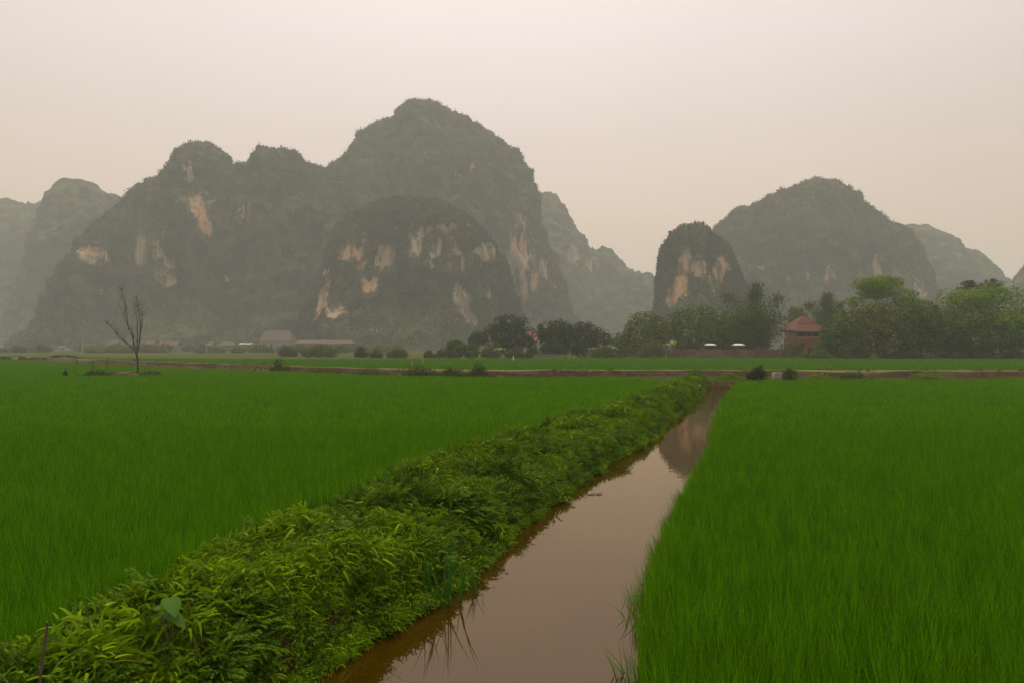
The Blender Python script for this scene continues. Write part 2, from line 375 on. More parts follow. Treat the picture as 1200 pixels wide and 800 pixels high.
# ------------------------------------------------------------------ karst hills
def hill(label, px, D, depth, rocks, seed, res=1.5, cards=0, amp=1., flare=22, lushz=30, group=None):
    px = np.array(px, float)
    bc = math.atan2(px[:, 0].mean()-600, F)
    be = np.arctan2(px[:, 0]-600, F)-bc
    lx = D*np.tan(be); wyy = D*math.cos(bc)-lx*math.sin(bc)
    zz = EYE+(HY-px[:, 1])/F*wyy
    lx = np.concatenate([[lx[0]-6], lx, [lx[-1]+6]]); zz = np.concatenate([[-4], zz, [-4]])
    s = np.concatenate([[0], np.cumsum(np.hypot(np.diff(lx), np.diff(zz)))])
    n = int(s[-1]/res); su = np.linspace(0, s[-1], n)
    LX = np.interp(su, s, lx); Z = np.interp(su, s, zz)
    k = np.ones(5)/5
    Z[2:-2] = np.convolve(Z, k, 'valid')*.6+Z[2:-2]*.4
    Zm = Z.max()
    w = depth*np.clip((Z+4)/(Zm+4), .02, 1)**.5
    arc = Zm*1.1+depth
    nf = int(arc/res*.95); nb = max(24, nf//5)
    t = np.concatenate([np.linspace(0, .5, nf), np.linspace(.5, 1, nb)[1:]])
    c, sn = np.cos(math.pi*t), np.sin(math.pi*t)
    yy = -np.sign(c)*np.abs(c)**.72; zf = sn**.8
    q = np.stack([LX*.02, LX*0+seed, LX*0], 1)
    y0 = D+fbm(q, 2, seed)*.22*w
    X = np.broadcast_to(LX[:, None], (n, len(t))).copy()
    Y = y0[:, None]+w[:, None]*yy[None]
    Zz = (Z[:, None]+4)*zf[None]-4
    fl = (1-zf[None])**3
    Y += flare*np.sign(yy)[None]*fl*np.clip(w[:, None]/depth, 0, 1)
    # keep the ridge at the observed height although the shoulder is nearer
    app = ((Zz-EYE)*D/Y).max(1); tgt = (Z-EYE)*D/y0
    rat = np.where(Z > 15, np.clip(tgt/np.maximum(app, 1e-3), .8, 1.02), 1)
    Zz = (Zz+4)*rat[:, None]-4
    G = np.stack([X, Y, Zz], -1)
    nrm = np.cross(np.gradient(G, axis=1), np.gradient(G, axis=0)); nrm /= np.linalg.norm(nrm, axis=-1, keepdims=True)+1e-9
    if nrm[n//2, nf//2, 1] > 0: nrm = -nrm
    off = np.array([seed*31.7, seed*7.3, 0.])
    g = G+off
    side = np.abs(c)[None]**.7
    big = fbm(g/48, 3, seed)*12*side+(.35-np.abs(fbm(g/np.array([26., 26, 110]), 3, seed+5)))*15*side
    # rock exposures where the photograph shows bare cliffs
    ca, sa = math.cos(bc), math.sin(bc)
    wx = X*ca+Y*sa; wy2 = Y*ca-X*sa
    ppx = 600+wx/wy2*F; ppy = HY-(Zz-EYE)/wy2*F
    rock = np.zeros_like(X)
    for (cx, cy, rx, ry, st) in rocks:
        rock = np.maximum(rock, st*np.exp(-(((ppx-cx)/rx)**2+((ppy-cy)/ry)**2)**1.5*.7))
    rock *= (Y < y0[:, None]+.3*w[:, None])
    rn = fbm(g/np.array([5.5, 5.5, 34]), 4, seed+9)
    rock = np.clip(rock*1.02+(rn-.05)*1.4*np.clip(rock*2.5, 0, 1), 0, 1)
    veg = 1-sst(.35, .7, rock)
    can = (.58-worley(g/10.5, seed))*9.5+(.56-worley(g/5., seed+3))*4.2
    can = can*(.75+.45*vnoise(g/30, seed+2))*(.66+.34*side)+fbm(g/24, 2, seed+6)*2.6*side+(.5-worley(g/4., seed+13))*2.2*(1-side)
    big *= amp; can = can*amp
    dsp = big+can*veg+(1-veg)*(fbm(g/np.array([3.5, 3.5, 14]), 3, seed)*2.2-1.2)
    foot = np.clip((Zz+4)/10, 0, 1)
    G2 = G+nrm*(dsp*foot)[..., None]
    lush = np.clip(1-(Zz/lushz), 0, 1)**.8*(.65+.6*fbm(g/25, 3, seed+4))+.35*np.clip(fbm(g/40, 3, seed+8)*2, 0, 1)
    lush = np.clip(lush, 0, 1)
    W = np.stack([G2[..., 0]*ca+G2[..., 1]*sa, G2[..., 1]*ca-G2[..., 0]*sa, G2[..., 2]], -1)
    nt_ = len(t)
    i = np.arange(n-1)[:, None]*nt_+np.arange(nt_-1)[None]
    f = np.stack([i, i+nt_, i+nt_+1, i+1], -1).reshape(-1, 4)
    mb = MB(); V = W.reshape(-1, 3); mb.add(V, f)
    nv = len(V)
    if cards:
        front = np.flatnonzero(((G[..., 1] < y0[:, None]+6) & (Zz > 1) & (veg > .5)).ravel())
        pk = R.choice(front, cards)
        nw = np.stack([nrm[..., 0]*ca+nrm[..., 1]*sa, nrm[..., 1]*ca-nrm[..., 0]*sa, nrm[..., 2]], -1).reshape(-1, 3)[pk]
        mb.leaves(V[pk]+nw*(R.random((cards, 1))*1.1-.1)+R.normal(size=(cards, 3))*.35, nw+R.normal(size=(cards, 3))*.7, R.uniform(.7, 1.5, cards), .8, 1)
    o = mb.build('hill', [M['hill'], M['hill_leaf']], smooth=True)
    for nm, arr in (('rock', rock), ('lush', lush)):
        full = np.zeros(len(o.data.vertices), np.float32); full[:nv] = arr.ravel()
        at = o.data.attributes.new(nm, 'FLOAT', 'POINT'); at.data.foreach_set('value', full)
    tag(o, label, 'hill', 'limestone karst hills', 'structure')
    return o

hill('hazy grey ridge at the far left, palest of the left hills', [(-150, 405), (-130, 300), (-90, 255), (-50, 243), (0, 239), (15, 240), (28, 246), (42, 243), (55, 240), (75, 252), (95, 300), (110, 405)], 950, 110, [], 1, 2.6)
hill('hazy dome shaped hill behind the massif with the dead tree', [(-25, 405), (5, 365), (20, 330), (36, 290), (48, 250), (58, 230), (66, 221), (76, 215), (90, 214), (108, 220), (120, 230), (133, 234), (140, 242), (155, 275), (180, 340), (200, 405)], 760, 90, [], 2, 2.2)
hill('long dark massif with knobbly summit and tall orange cliff scar', [(10, 408), (40, 385), (62, 345), (78, 325), (95, 298), (103, 280), (116, 265), (127, 257), (140, 246), (157, 232), (160, 223), (176, 212), (192, 204), (203, 192), (208, 180), (218, 167), (232, 161), (246, 161), (256, 167), (263, 176), (271, 193), (281, 191), (295, 184), (308, 179), (322, 180), (336, 185), (345, 194), (362, 200), (378, 204), (395, 202), (430, 215), (470, 260), (500, 330), (520, 408)], 540, 95,
     [(222, 215, 7, 20, .75), (228, 240, 17, 24, .95), (230, 266, 20, 10, .9), (113, 299, 19, 10, 1), (190, 300, 13, 11, 1), (180, 285, 22, 16, .7), (192, 325, 8, 7, .7), (275, 322, 6, 5, .6), (118, 343, 5, 5, .6), (150, 300, 20, 10, .55), (290, 245, 20, 16, .45)], 3, 1.5, 60000)
hill('highest dome in the middle with pale cliff on its right flank', [(372, 408), (375, 300), (382, 230), (391, 203), (402, 189), (413, 186), (418, 176), (430, 160), (442, 148), (466, 137), (472, 129), (483, 122), (497, 120), (511, 124), (523, 131), (542, 139), (558, 149), (565, 155), (583, 163), (600, 179), (609, 192), (616, 210), (619, 226), (622, 232), (630, 262), (640, 300), (652, 335), (664, 365), (680, 395), (692, 408)], 590, 95,
     [(612, 292, 14, 30, .95), (607, 325, 14, 26, .95), (628, 320, 15, 20, .9), (612, 262, 12, 12, .7), (545, 200, 14, 8, .4), (490, 190, 12, 8, .4)], 4, 1.6, 60000)
hill('lower rounded buttress with orange cliffs in front of the highest dome', [(340, 409), (352, 390), (362, 365), (372, 340), (384, 310), (391, 285), (398, 268), (412, 254), (425, 245), (440, 238), (460, 234), (480, 233), (500, 235), (518, 240), (532, 248), (545, 262), (562, 274), (566, 285), (572, 296), (579, 304), (584, 325), (590, 345), (597, 375), (608, 409)], 430, 62,
     [(378, 352, 15, 20, 1), (395, 365, 9, 10, .8), (430, 330, 11, 13, 1), (452, 298, 12, 20, 1), (485, 290, 8, 15, .9), (470, 275, 40, 9, .62), (525, 270, 24, 5, .8), (540, 355, 9, 20, .95), (548, 378, 9, 8, .8), (565, 300, 14, 10, .7), (520, 300, 40, 20, .55), (420, 290, 25, 22, .55), (380, 318, 5, 6, .8), (575, 350, 14, 14, .55)], 5, 1.2, 60000, amp=.75)
hill('hazy ridge stepping down to the right of the highest dome', [(560, 408), (585, 330), (605, 260), (622, 229), (632, 226), (645, 226), (655, 231), (664, 246), (672, 260), (683, 277), (692, 293), (702, 292), (710, 289), (718, 294), (728, 308), (735, 317), (747, 321), (760, 326), (790, 330), (825, 345), (860, 375), (880, 405)], 780, 75, [(668, 297, 9, 14, .75), (690, 315, 12, 10, .45)], 6, 2.2)
hill('small steep pillar hill with bare cream cliff face', [(764, 408), (770, 370), (775, 325), (777, 298), (780, 288), (788, 282), (791, 273), (798, 271), (804, 265), (809, 271), (815, 264), (822, 265), (827, 274), (838, 279), (846, 289), (853, 306), (862, 325), (872, 345), (884, 380), (896, 408)], 385, 34,
     [(805, 315, 23, 20, 1), (800, 340, 20, 14, .95), (842, 315, 7, 14, .8), (785, 345, 8, 14, .7), (825, 335, 12, 16, .6)], 7, 1.1, 30000, amp=.6)
hill('broad dark hill with pointed top on the right', [(805, 408), (822, 350), (836, 300), (842, 280), (848, 268), (858, 257), (868, 249), (874, 244), (884, 246), (890, 240), (908, 230), (925, 222), (940, 217), (950, 211), (958, 208), (970, 209), (985, 215), (1000, 223), (1010, 234), (1020, 245), (1035, 253), (1050, 261), (1058, 267), (1066, 280), (1078, 298), (1085, 318), (1088, 340), (1094, 370), (1100, 408)], 600, 85,
     [(945, 285, 3, 6, .8), (1076, 338, 8, 14, .85), (1020, 320, 14, 14, .45), (960, 330, 30, 12, .42), (885, 310, 10, 12, .45), (925, 325, 3, 8, .7)], 8, 1.6, 60000)
hill('pale hill behind the right end of the pointed hill', [(1020, 408), (1040, 300), (1052, 270), (1064, 266), (1086, 266), (1098, 270), (1108, 274), (1120, 282), (1128, 292), (1148, 299), (1160, 305), (1166, 317), (1174, 326), (1179, 345), (1184, 375), (1192, 408)], 820, 70, [], 9, 2.2)
hill('hazy hill cut by the right edge of the view', [(1168, 408), (1178, 375), (1186, 345), (1192, 330), (1200, 318), (1215, 300), (1240, 290), (1290, 300), (1330, 350), (1350, 408)], 700, 70, [], 10, 2.2)

# ------------------------------------------------------------------ scatters (ground cover)
def src(name, mb, m):
    return bpy.data.objects.new(name, mb.mesh(name, m))
def scatter(name, pts, rot, scl, pick, sources, label, cat):
    me = bpy.data.meshes.new(name); me.vertices.add(len(pts))
    me.vertices.foreach_set('co', np.asarray(pts, np.float32).ravel())
    for nm, ty, arr, key in (('rot', 'FLOAT_VECTOR', rot, 'vector'), ('scl', 'FLOAT_VECTOR', scl, 'vector')):
        me.attributes.new(nm, ty, 'POINT').data.foreach_set(key, np.asarray(arr, np.float32).ravel())
    me.attributes.new('pick', 'INT', 'POINT').data.foreach_set('value', np.asarray(pick, np.int32))
    o = bpy.data.objects.new(name, me); C.objects.link(o)
    ng = bpy.data.node_groups.new(name, 'GeometryNodeTree')
    ng.interface.new_socket('Geometry', in_out='INPUT', socket_type='NodeSocketGeometry')
    ng.interface.new_socket('Geometry', in_out='OUTPUT', socket_type='NodeSocketGeometry')
    gi, go = ng.nodes.new('NodeGroupInput'), ng.nodes.new('NodeGroupOutput')
    ip = ng.nodes.new('GeometryNodeInstanceOnPoints'); jn = ng.nodes.new('GeometryNodeJoinGeometry')
    for s in reversed(sources):      # the join puts the last link first
        oi = ng.nodes.new('GeometryNodeObjectInfo'); oi.inputs['Object'].default_value = s; oi.inputs['As Instance'].default_value = False
        ti = ng.nodes.new('GeometryNodeGeometryToInstance')
        ng.links.new(oi.outputs['Geometry'], ti.inputs[0]); ng.links.new(ti.outputs[0], jn.inputs[0])
    ng.links.new(gi.outputs[0], ip.inputs['Points']); ng.links.new(jn.outputs[0], ip.inputs['Instance'])
    ip.inputs['Pick Instance'].default_value = True
    def attr(nm, ty):
        a = ng.nodes.new('GeometryNodeInputNamedAttribute'); a.data_type = ty; a.inputs['Name'].default_value = nm
        return [q for q in a.outputs if q.enabled][0]
    er = ng.nodes.new('FunctionNodeEulerToRotation'); ng.links.new(attr('rot', 'FLOAT_VECTOR'), er.inputs[0])
    ng.links.new(er.outputs[0], ip.inputs['Rotation'])
    ng.links.new(attr('scl', 'FLOAT_VECTOR'), ip.inputs['Scale'])
    ng.links.new(attr('pick', 'INT'), ip.inputs['Instance Index'])
    ng.links.new(ip.outputs[0], go.inputs[0])
    md = o.modifiers.new('scatter', 'NODES'); md.node_group = ng
    return tag(o, label, cat, kind='stuff')

def rice_clump(n, h, rad, w):
    mb = MB()
    a = R.uniform(0, 6.283, n); r = rad*np.sqrt(R.random(n))*.45
    b = np.stack([r*np.cos(a), r*np.sin(a), 0*r], 1)
    H = h*R.uniform(.82, 1.04, n)
    sp = R.normal(size=(n, 2))*rad*.26
    tip = b+np.stack([sp[:, 0], sp[:, 1], H], 1)
    bend = np.stack([sp[:, 0]*R.uniform(.1, 1.1, n), sp[:, 1]*R.uniform(.1, 1.1, n), -np.abs(R.normal(size=n))*.05*h], 1)
    mb.blades(b, tip, w*R.uniform(.7, 1.2, n), bend, seg=3)
    return mb
near_src = [src('rice_clump', rice_clump(54, .49, .16, .0062), M['rice']) for _ in range(5)]
mid_src = [src('rice_clump', rice_clump(56, .50, .32, .0135), M['rice']) for _ in range(4)]
far_src = [src('rice_clump', rice_clump(46, .46, .55, .045), M['rice_far']) for _ in range(4)]

def jit(x0, x1, y0, y1, st):
    X, Y = np.meshgrid(np.arange(x0, x1, st), np.arange(y0, y1, st))
    x = X.ravel()+R.uniform(-.42, .42, X.size)*st; y = Y.ravel()+R.uniform(-.42, .42, X.size)*st
    return x, y
def rs(n, s0, s1, tilt=.05):
    rot = np.stack([R.normal(size=n)*tilt, R.normal(size=n)*tilt, R.uniform(0, 6.28, n)], 1)
    k = R.uniform(s0, s1, n); return rot, np.stack([k, k, k*R.uniform(.94, 1.06, n)], 1)
def fr(x, y, m=3.5): return (np.abs(x) < .77*y+m)
def field(name, cond, label):
    P_, R_, S_, K_ = [], [], [], []
    for (a, b, st, k0, nk) in ((2.4, 17, .155, 0, 5), (17, 120, .29, 5, 4)):
        x, y = jit(-95, 60, a, b, st)
        m = fr(x, y) & cond(x, y); x, y = x[m], y[m]
        z = terrain(x, y)-.02
        r, s = rs(len(x), .93, 1.07)
        s[:, 2] *= 1+.07*fbm(np.stack([x, y, 0*x], 1)*.25, 3, 8)
        P_.append(np.stack([x, y, z], 1)); R_.append(r); S_.append(s); K_.append(R.integers(k0, k0+nk, len(x)))
    print(name, sum(map(len, P_)))
    return scatter(name, np.concatenate(P_), np.concatenate(R_), np.concatenate(S_), np.concatenate(K_), near_src+mid_src, label, 'rice')
def mound(x, y): return ((x+28.5)/3.6)**2+((y-47.2)/.9)**2 < 1
def GAP(x): return np.interp(x, [-70, -28, -16, -10, 40], [9, 10, 5.5, 6.8, 6.8])
def lcond(x, y):
    w = .12*fbm(np.stack([x, y, 0*x], 1)*.9, 2, 2)
    return (x < bkl(y)+.12+w+.25*np.clip((6.5-y)/3, 0, 1)) & (y < wally(x)-GAP(x)+w*5) & ~mound(x, y) & ~((x > 8) & (y > 37.5+.9*(x-8)*0))
def rcond(x, y):
    w = fbm(np.stack([x, y, 0*x], 1)*1.3, 3, 6)
    return (x > chr_(y)+.1+.22*w) & (y < 40.2+.3*w-1.6*np.clip((17-x)/4, 0, 1)) & (x < 60)
rice_left = field('rice_field', lcond, 'bright green young rice paddy left of the weedy bank')
rice_right = field('rice_field', rcond, 'bright green young rice paddy right of the brown ditch')
def far_field():
    x, y = jit(-130, 100, 50, 118, .47)
    m = (np.abs(x) < .77*y+4) & (y > wally(x)+4.6) & (y < 112+5*np.sin(x*.05)); x, y = x[m], y[m]
    r, s = rs(len(x), .9, 1.1)
    print('far', len(x))
    scatter('rice_field', np.stack([x, y, terrain(x, y)-.02], 1), r, s, R.integers(0, 4, len(x)), far_src, 'hazy green rice strip beyond the red stone wall', 'rice')
far_field()

# ---- weeds of the bank
def fern_src(h, ns=11, nk=24, L0=.046, asp=.34):
    mb = MB(); c, nr, dr, L = [], [], [], []
    for k in range(ns):
        a = R.uniform(0, 6.28); ln = h*R.uniform(.7, 1.2); out = R.uniform(.45, 1.15)
        roll = R.normal()*.35
        for q in range(nk):
            t = (q+1)/nk
            p = np.array([math.cos(a)*out*ln*t, math.sin(a)*out*ln*t, ln*(1.35*t-.8*t*t*out)])
            slope = 1.35-1.6*t*out
            for sd in (-1, 1):
                d = np.array([-math.sin(a)*sd, math.cos(a)*sd, roll*sd-.15])+np.array([math.cos(a), math.sin(a), slope*.6])*.55
                c.append(p+d*.018); dr.append(d*4); nr.append(np.array([-math.cos(a)*slope*.6, -math.sin(a)*slope*.6, 1])+R.normal(size=3)*.22); L.append(L0*(.55+1.6*t*(1-t))*1.3)
    mb.leaves(np.array(c), np.array(nr), np.array(L), asp, 0, np.array(dr)); return mb
def lance_src(h, n, L):
    mb = MB(); a = R.uniform(0, 6.28, n); r = np.sqrt(R.random(n))*h*.55; z = h*R.uniform(.2, 1.05, n)
    b = np.stack([r*np.cos(a), r*np.sin(a), z], 1); o = np.stack([np.cos(a), np.sin(a), 0*a], 1)
    o = o+R.normal(size=(n, 3))*.5; o[:, 2] = R.uniform(-.1, .9, n); o /= np.linalg.norm(o, axis=1)[:, None]
    ln = L*R.uniform(.6, 1.3, n)[:, None]
    mb.blades(b, b+o*ln, .16*ln[:, 0], np.stack([0*a, 0*a, -.45*ln[:, 0]], 1), seg=4); return mb
def herb_src(h, n, L):
    mb = MB(); a = R.uniform(0, 6.28, n); r = np.sqrt(R.random(n))*h*.7; z = h*R.uniform(.25, 1, n)*(1-.35*(r/(h*.7))**2)
    c = np.stack([r*np.cos(a), r*np.sin(a), z], 1)
    o = np.stack([np.cos(a), np.sin(a), 0*a], 1)
    mb.leaves(c, o*.45+np.array([0, 0, 1.])+R.normal(size=(n, 3))*.35, L*R.uniform(.6, 1.2, n), .55, 0, o*2)
    return mb
def tuft_src(n, h, w, spread=.4):
    mb = MB(); b = np.stack([R.normal(size=n)*.04, R.normal(size=n)*.04, np.zeros(n)], 1)
    sp = R.normal(size=(n, 2))*spread*h*.5
    H = h*R.uniform(.5, 1.05, n)
    mb.blades(b, b+np.stack([sp[:, 0], sp[:, 1], H], 1), w, np.stack([sp[:, 0], sp[:, 1], -.3*np.abs(sp).sum(1)], 1), seg=3); return mb
weed_src = [src('weed', fern_src(.23, 13, 26, .034, .40), M['fern']), src('weed', fern_src(.27, 10, 30, .036, .45), M['herb']), src('weed', lance_src(.28, 85, .105), M['fern']),
            src('weed', herb_src(.26, 80, .05), M['herb']), src('weed', herb_src(.2, 90, .042), M['fern']), src('weed', tuft_src(34, .42, .008), M['grass'])]
def bank():
    n = 15000
    y = 2.5+(43-2.5)*R.random(n)**1.5; l, b = chl(y), bkl(y)+.22*np.clip((14-y)/8, 0, 1)+.22*np.clip((6.5-y)/3, 0, 1)
    u = R.random(n)**.85
    x = b-.05+u*(l-b+.14)
    p3 = np.stack([x, y, 0*x], 1)
    hum = fbm(p3*1.25, 3, 21)
    ok = fr(x, y, 2) & ((hum > -.30) | (u > .62) | (R.random(n) < .35)); x, y, u, p3, hum = x[ok], y[ok], u[ok], p3[ok], hum[ok]; n = len(x)
    hum = np.where(u > .62, np.maximum(hum, -.12), hum)
    z = np.maximum(terrain(x, y), WATER_Z+.02)-.03
    rot, s = rs(n, .52, .98, .3)
    s *= (1+1.15*hum)[:, None]
    s *= (.72+.5*np.sin(np.clip(u*.8+.2, 0, 1)*math.pi))[:, None]
    s *= np.minimum(1, 1.5/s[:, :1])
    s *= (1-.16*np.clip((8-y)/5, 0, 1))[:, None]
    s *= np.where(np.hypot(x+2.12, (y-4.25)*.8) < .2, .8, 1)[:, None]
    zone = fbm(p3*.9, 3, 33); z2 = fbm(p3*2.6, 2, 35)
    pick = np.where(zone > .16, np.where(z2 > 0, 3, 2), np.where(zone < -.2, np.where(z2 > 0, 4, 1), np.where(z2 > .1, 0, 1)))
    pick = np.where(R.random(n) < .34, R.integers(0, 6, n), pick)
    pick = np.where((u > .8) & (R.random(n) < .5), 4, pick)
    pick = np.where((u > .8) & (R.random(n) < .2), 3, pick)
    scatter('bank_weeds', np.stack([x, y, z], 1), rot, s, pick, weed_src, 'dense yellow green weeds covering the earth bank beside the ditch', 'weeds')
bank()
def verge():
    x, y = jit(-80, 62, 36, 112, .34)
    wy = wally(x)
    lo = GAP(x)+.5
    e = fbm(np.stack([x, y, 0*x], 1)*.45, 3, 41)
    m = ((y > wy-lo) & (y < wy-.25) | ((x > 10) & (y > 40.4) & (y < wy-.4)) | ((y > wy+1.9) & (y < wy+4.2))) & (np.abs(x) < .77*y+3) & (e > -.28)
    m |= (y > wy-.9) & (y < wy+.6) & (e > .12) & (R.random(len(x)) < .6)
    m |= (np.abs(y-42.2) < .9) & (x > 10) & (x < 17)
    m &= ~((x > 12) & (x < 15.4) & (y < 40.8))
    x, y, e = x[m], y[m], e[m]
    r, s = rs(len(x), .6, 1.15, .15); s *= (1+.9*np.clip(e, -.3, 1))[:, None]; s[:, 2] *= .75
    pick = np.where(R.random(len(x)) < .6, 5, R.choice([3, 4, 0], len(x)))
    print('verge', len(x))
    scatter('verge_weeds', np.stack([x, y, terrain(x, y)-.02], 1), r, s, pick, weed_src, 'rough grass and weeds along the foot of the red stone wall', 'weeds')
verge()

# ------------------------------------------------------------------ single plants near the camera
def near_plants():
    def reed(loc, n, h, w, spread, label, m='reed'):
        t = thing('reed_clump', label, 'reeds', loc)
        mb = MB(); a = R.uniform(0, 6.28, n); r = spread*np.sqrt(R.random(n))
        b = np.stack([r*np.cos(a)*1.6, r*np.sin(a)*.7, np.full(n, -.12)], 1)
        H = h*R.uniform(.55, 1.05, n)
        sp = R.normal(size=(n, 2))*.06*h
        mb.blades(b, b+np.stack([sp[:, 0], sp[:, 1], H], 1), w, np.stack([sp[:, 0]*2.5, sp[:, 1]*2.5, 0*H], 1), seg=4)
        mb.build('blade', M[m], t, label=None)['kind'] = 'stuff'
    reed((-.72, 6.75, WATER_Z), 46, .82, .016, .16, 'tall dark green reed clump at the waterline below the weedy bank')
    reed((-.385, 6.95, WATER_Z), 13, .46, .013, .045, 'thin reed sprig standing free in the brown water')
    reed((-.30, 6.75, WATER_Z), 5, .2, .012, .02, 'smallest few reed shoots poking out of open water')
    def ricesprig(loc, n, label):
        t = thing('rice_tuft', label, 'rice plant', loc)
        mb = MB(); b = np.stack([R.normal(size=n)*.05, R.normal(size=n)*.09, np.full(n, -.1)], 1)
        H = R.uniform(.25, .45, n); sp = np.stack([-np.abs(R.normal(size=n))*.045, R.normal(size=n)*.05], 1)
        mb.blades(b, b+np.stack([sp[:, 0], sp[:, 1], H], 1), .011, np.stack([sp[:, 0]*1.2, sp[:, 1], -.08*np.ones(n)], 1), seg=4)
        mb.build('blade', M['rice'], t)['kind'] = 'stuff'
    ricesprig((.90, 5.25, WATER_Z), 20, 'loose rice tuft leaning over the water, nearest the camera')
    ricesprig((1.12, 6.3, WATER_Z), 12, 'sparse rice stalks bent over the water beside the right paddy')
    # pale broad leaf plant
    x, y = -2.16, 4.42; z = float(terrain(x, y)); b0 = .70-z
    t = thing('broad_leaf_plant', 'pale broad leaved plant among weeds at lower left', 'plant', (x, y, z))
    for (dx, dy, h, yaw, pit, L) in ((-.06, 0, b0+.07, -.9, .35, .19), (-.08, -.05, b0-.01, -.3, .4, .19), (-.12, -.02, b0, 2.6, .3, .13)):
        mb = MB(); mb.tube([(dx*.2, dy*.2, 0), (dx*.6, dy*.6, h*.6), (dx, dy, h)], [.006, .005, .004], 5)
        mb.build('stem', M['stem'], t)
        mb = MB(); rows = 7; V = []; Fq = []
        for q in range(rows):
            s_ = q/(rows-1); wd = L*.30*math.sin(math.pi*min(1, .10+s_*.90))**.75
            for k, e in enumerate((-1, -.5, 0, .5, 1)):
                lx_, ly_, lz_ = s_*L, e*wd, abs(e)*wd*.35-s_*s_*L*pit
                V.append((dx+lx_*math.cos(yaw)-ly_*math.sin(yaw), dy+lx_*math.sin(yaw)+ly_*math.cos(yaw), h+lz_))
            if q:
                for k in range(4): Fq.append(((q-1)*5+k, q*5+k, q*5+k+1, (q-1)*5+k+1))
        mb.add(V, Fq); mb.build('leaf', M['taro'], t, smooth=True)
    # grass tuft on the bank
    x, y = -1.42, 5.05
    t = thing('grass_tuft', 'long fine grass tuft hanging on the bank above the ditch', 'grass tuft', (x, y, float(terrain(x, y))))
    tuft_src(60, .5, .007, .45).build('blade', M['grass'], t)['kind'] = 'stuff'
    # dark stick
    x, y = -2.5, 3.6; z = float(terrain(x, y))
    mb = MB(); mb.tube([(0, 0, -.1), (.012, 0, .22), (.02, .01, .4), (.05, .01, .60), (.055, 0, .62)], [.008, .0075, .007, .007, .005], 7)
    tag(mb.build('stick', M['wood'], loc=(x, y, z)), 'thin dark stick poking up from weeds at lower left', 'stick')
    # little pale stake on the far bank
    x, y = 9.6, 35.
    t = thing('stake', 'short stake with pale top near the far end of the ditch', 'stake', (x, y, float(terrain(x, y))))
    mb = MB(); mb.tube([(0, 0, -.1), (.01, 0, .25), (.02, 0, .42)], .035, 6); mb.build('post', M['wood'], t)
    mb = MB(); mb.box((.02, 0, .47), (.12, .1, .1)); mb.build('cap', M['pale_stone'], t)
    # floating twig
    mb = MB(); mb.tube([(-.13, -.05, .0), (-.03, 0, .012), (.07, .02, .004), (.12, .05, .02)], .008, 5); mb.tube([(-.03, 0, .01), (-.06, .06, .02)], .005, 5); mb.tube([(.03, .01, .01), (.06, -.06, .01)], .005, 5)
    tag(mb.build('twig', M['wood'], loc=(1.42, 11.6, WATER_Z+.005)), 'dark twig floating on the brown water beside the bank', 'twig')
near_plants()

# ------------------------------------------------------------------ stone wall along the track
def stone_wall():
    s = np.concatenate([[0], np.cumsum(np.hypot(*np.diff(WL, axis=0).T))])
    x = np.interp(np.arange(0, s[-1], .4), s, WL[:, 0])
    m = (x > -100) & (x < 80); x = x[m]; y = wally(x)
    n = len(x); p = np.stack([x, y, 0*x], 1)
    top = .60+.06*fbm(p*.6, 3, 2)-.22*np.clip(fbm(p*.12, 2, 5)*2-.3, 0, 1)
    fz = .06*fbm(p*1.4, 2, 6)
    prof = [(-.10, -.15), (-.12, .1), (-.09, .35), (-.05, None), (.18, None), (.2, .3)]
    V = []
    for dy, zz in prof: V.append(np.stack([x, y+dy+fz, top if zz is None else np.minimum(zz, top-.02)], 1))
    k = len(prof); V = np.stack(V, 1).reshape(-1, 3)
    i = np.arange(n-1)[:, None]*k+np.arange(k-1)[None]
    mb = MB(); mb.add(V, np.stack([i, i+k, i+k+1, i+1], -1).reshape(-1, 4))
    mb.add(V[:k], [list(range(k))]); mb.add(V[-k:][::-1], [list(range(k))])
    tag(mb.build('stone_wall', M['wall']), 'low reddish stone wall edging the raised track across the fields', 'wall')
stone_wall()
mb = MB(); mb.box((0, 0, .2), (.62, .5, .5)); mb.box((0, 0, .48), (.5, .42, .06))
x, y, _ = P(911, 440, 47.5); tag(mb.build('concrete_block', M['concrete'], loc=(x, y, .08)), 'pale concrete block at the wall foot between two bushes', 'block')

# ------------------------------------------------------------------ bushes and trees
def crown_mb(lobes, n, L, flat=1.0, asp=.6, up=.35, holes=.22):
    mb = MB(); lobes = np.array(lobes, float)
    vol = (lobes[:, 3]*lobes[:, 4]*lobes[:, 5])**.6*np.where(lobes[:, 3] > 1.6*np.median(lobes[:, 3]), .45, 1)
    k = R.choice(len(lobes), n, p=vol/vol.sum()); lb = lobes[k]
    d = R.normal(size=(n, 3)); d /= np.linalg.norm(d, axis=1)[:, None]
    rr = 1-np.abs(R.normal(size=n))*.16+R.normal(size=n)*.05
    bump = 1+.18*fbm(d*2.2+lb[:, :3], 2, 7)
    c = lb[:, :3]+d*lb[:, 3:6]*(rr*bump)[:, None]
    keep = fbm(c*.9/max(.25, L*2.2), 2, 12) > -holes
    c, d, lb = c[keep], d[keep], lb[keep]
    nr = d*1.3+np.array([0, 0, up])+R.normal(size=c.shape)*.38
    mb.leaves(c, nr, L*R.uniform(.6, 1.35, len(c)), asp); return mb
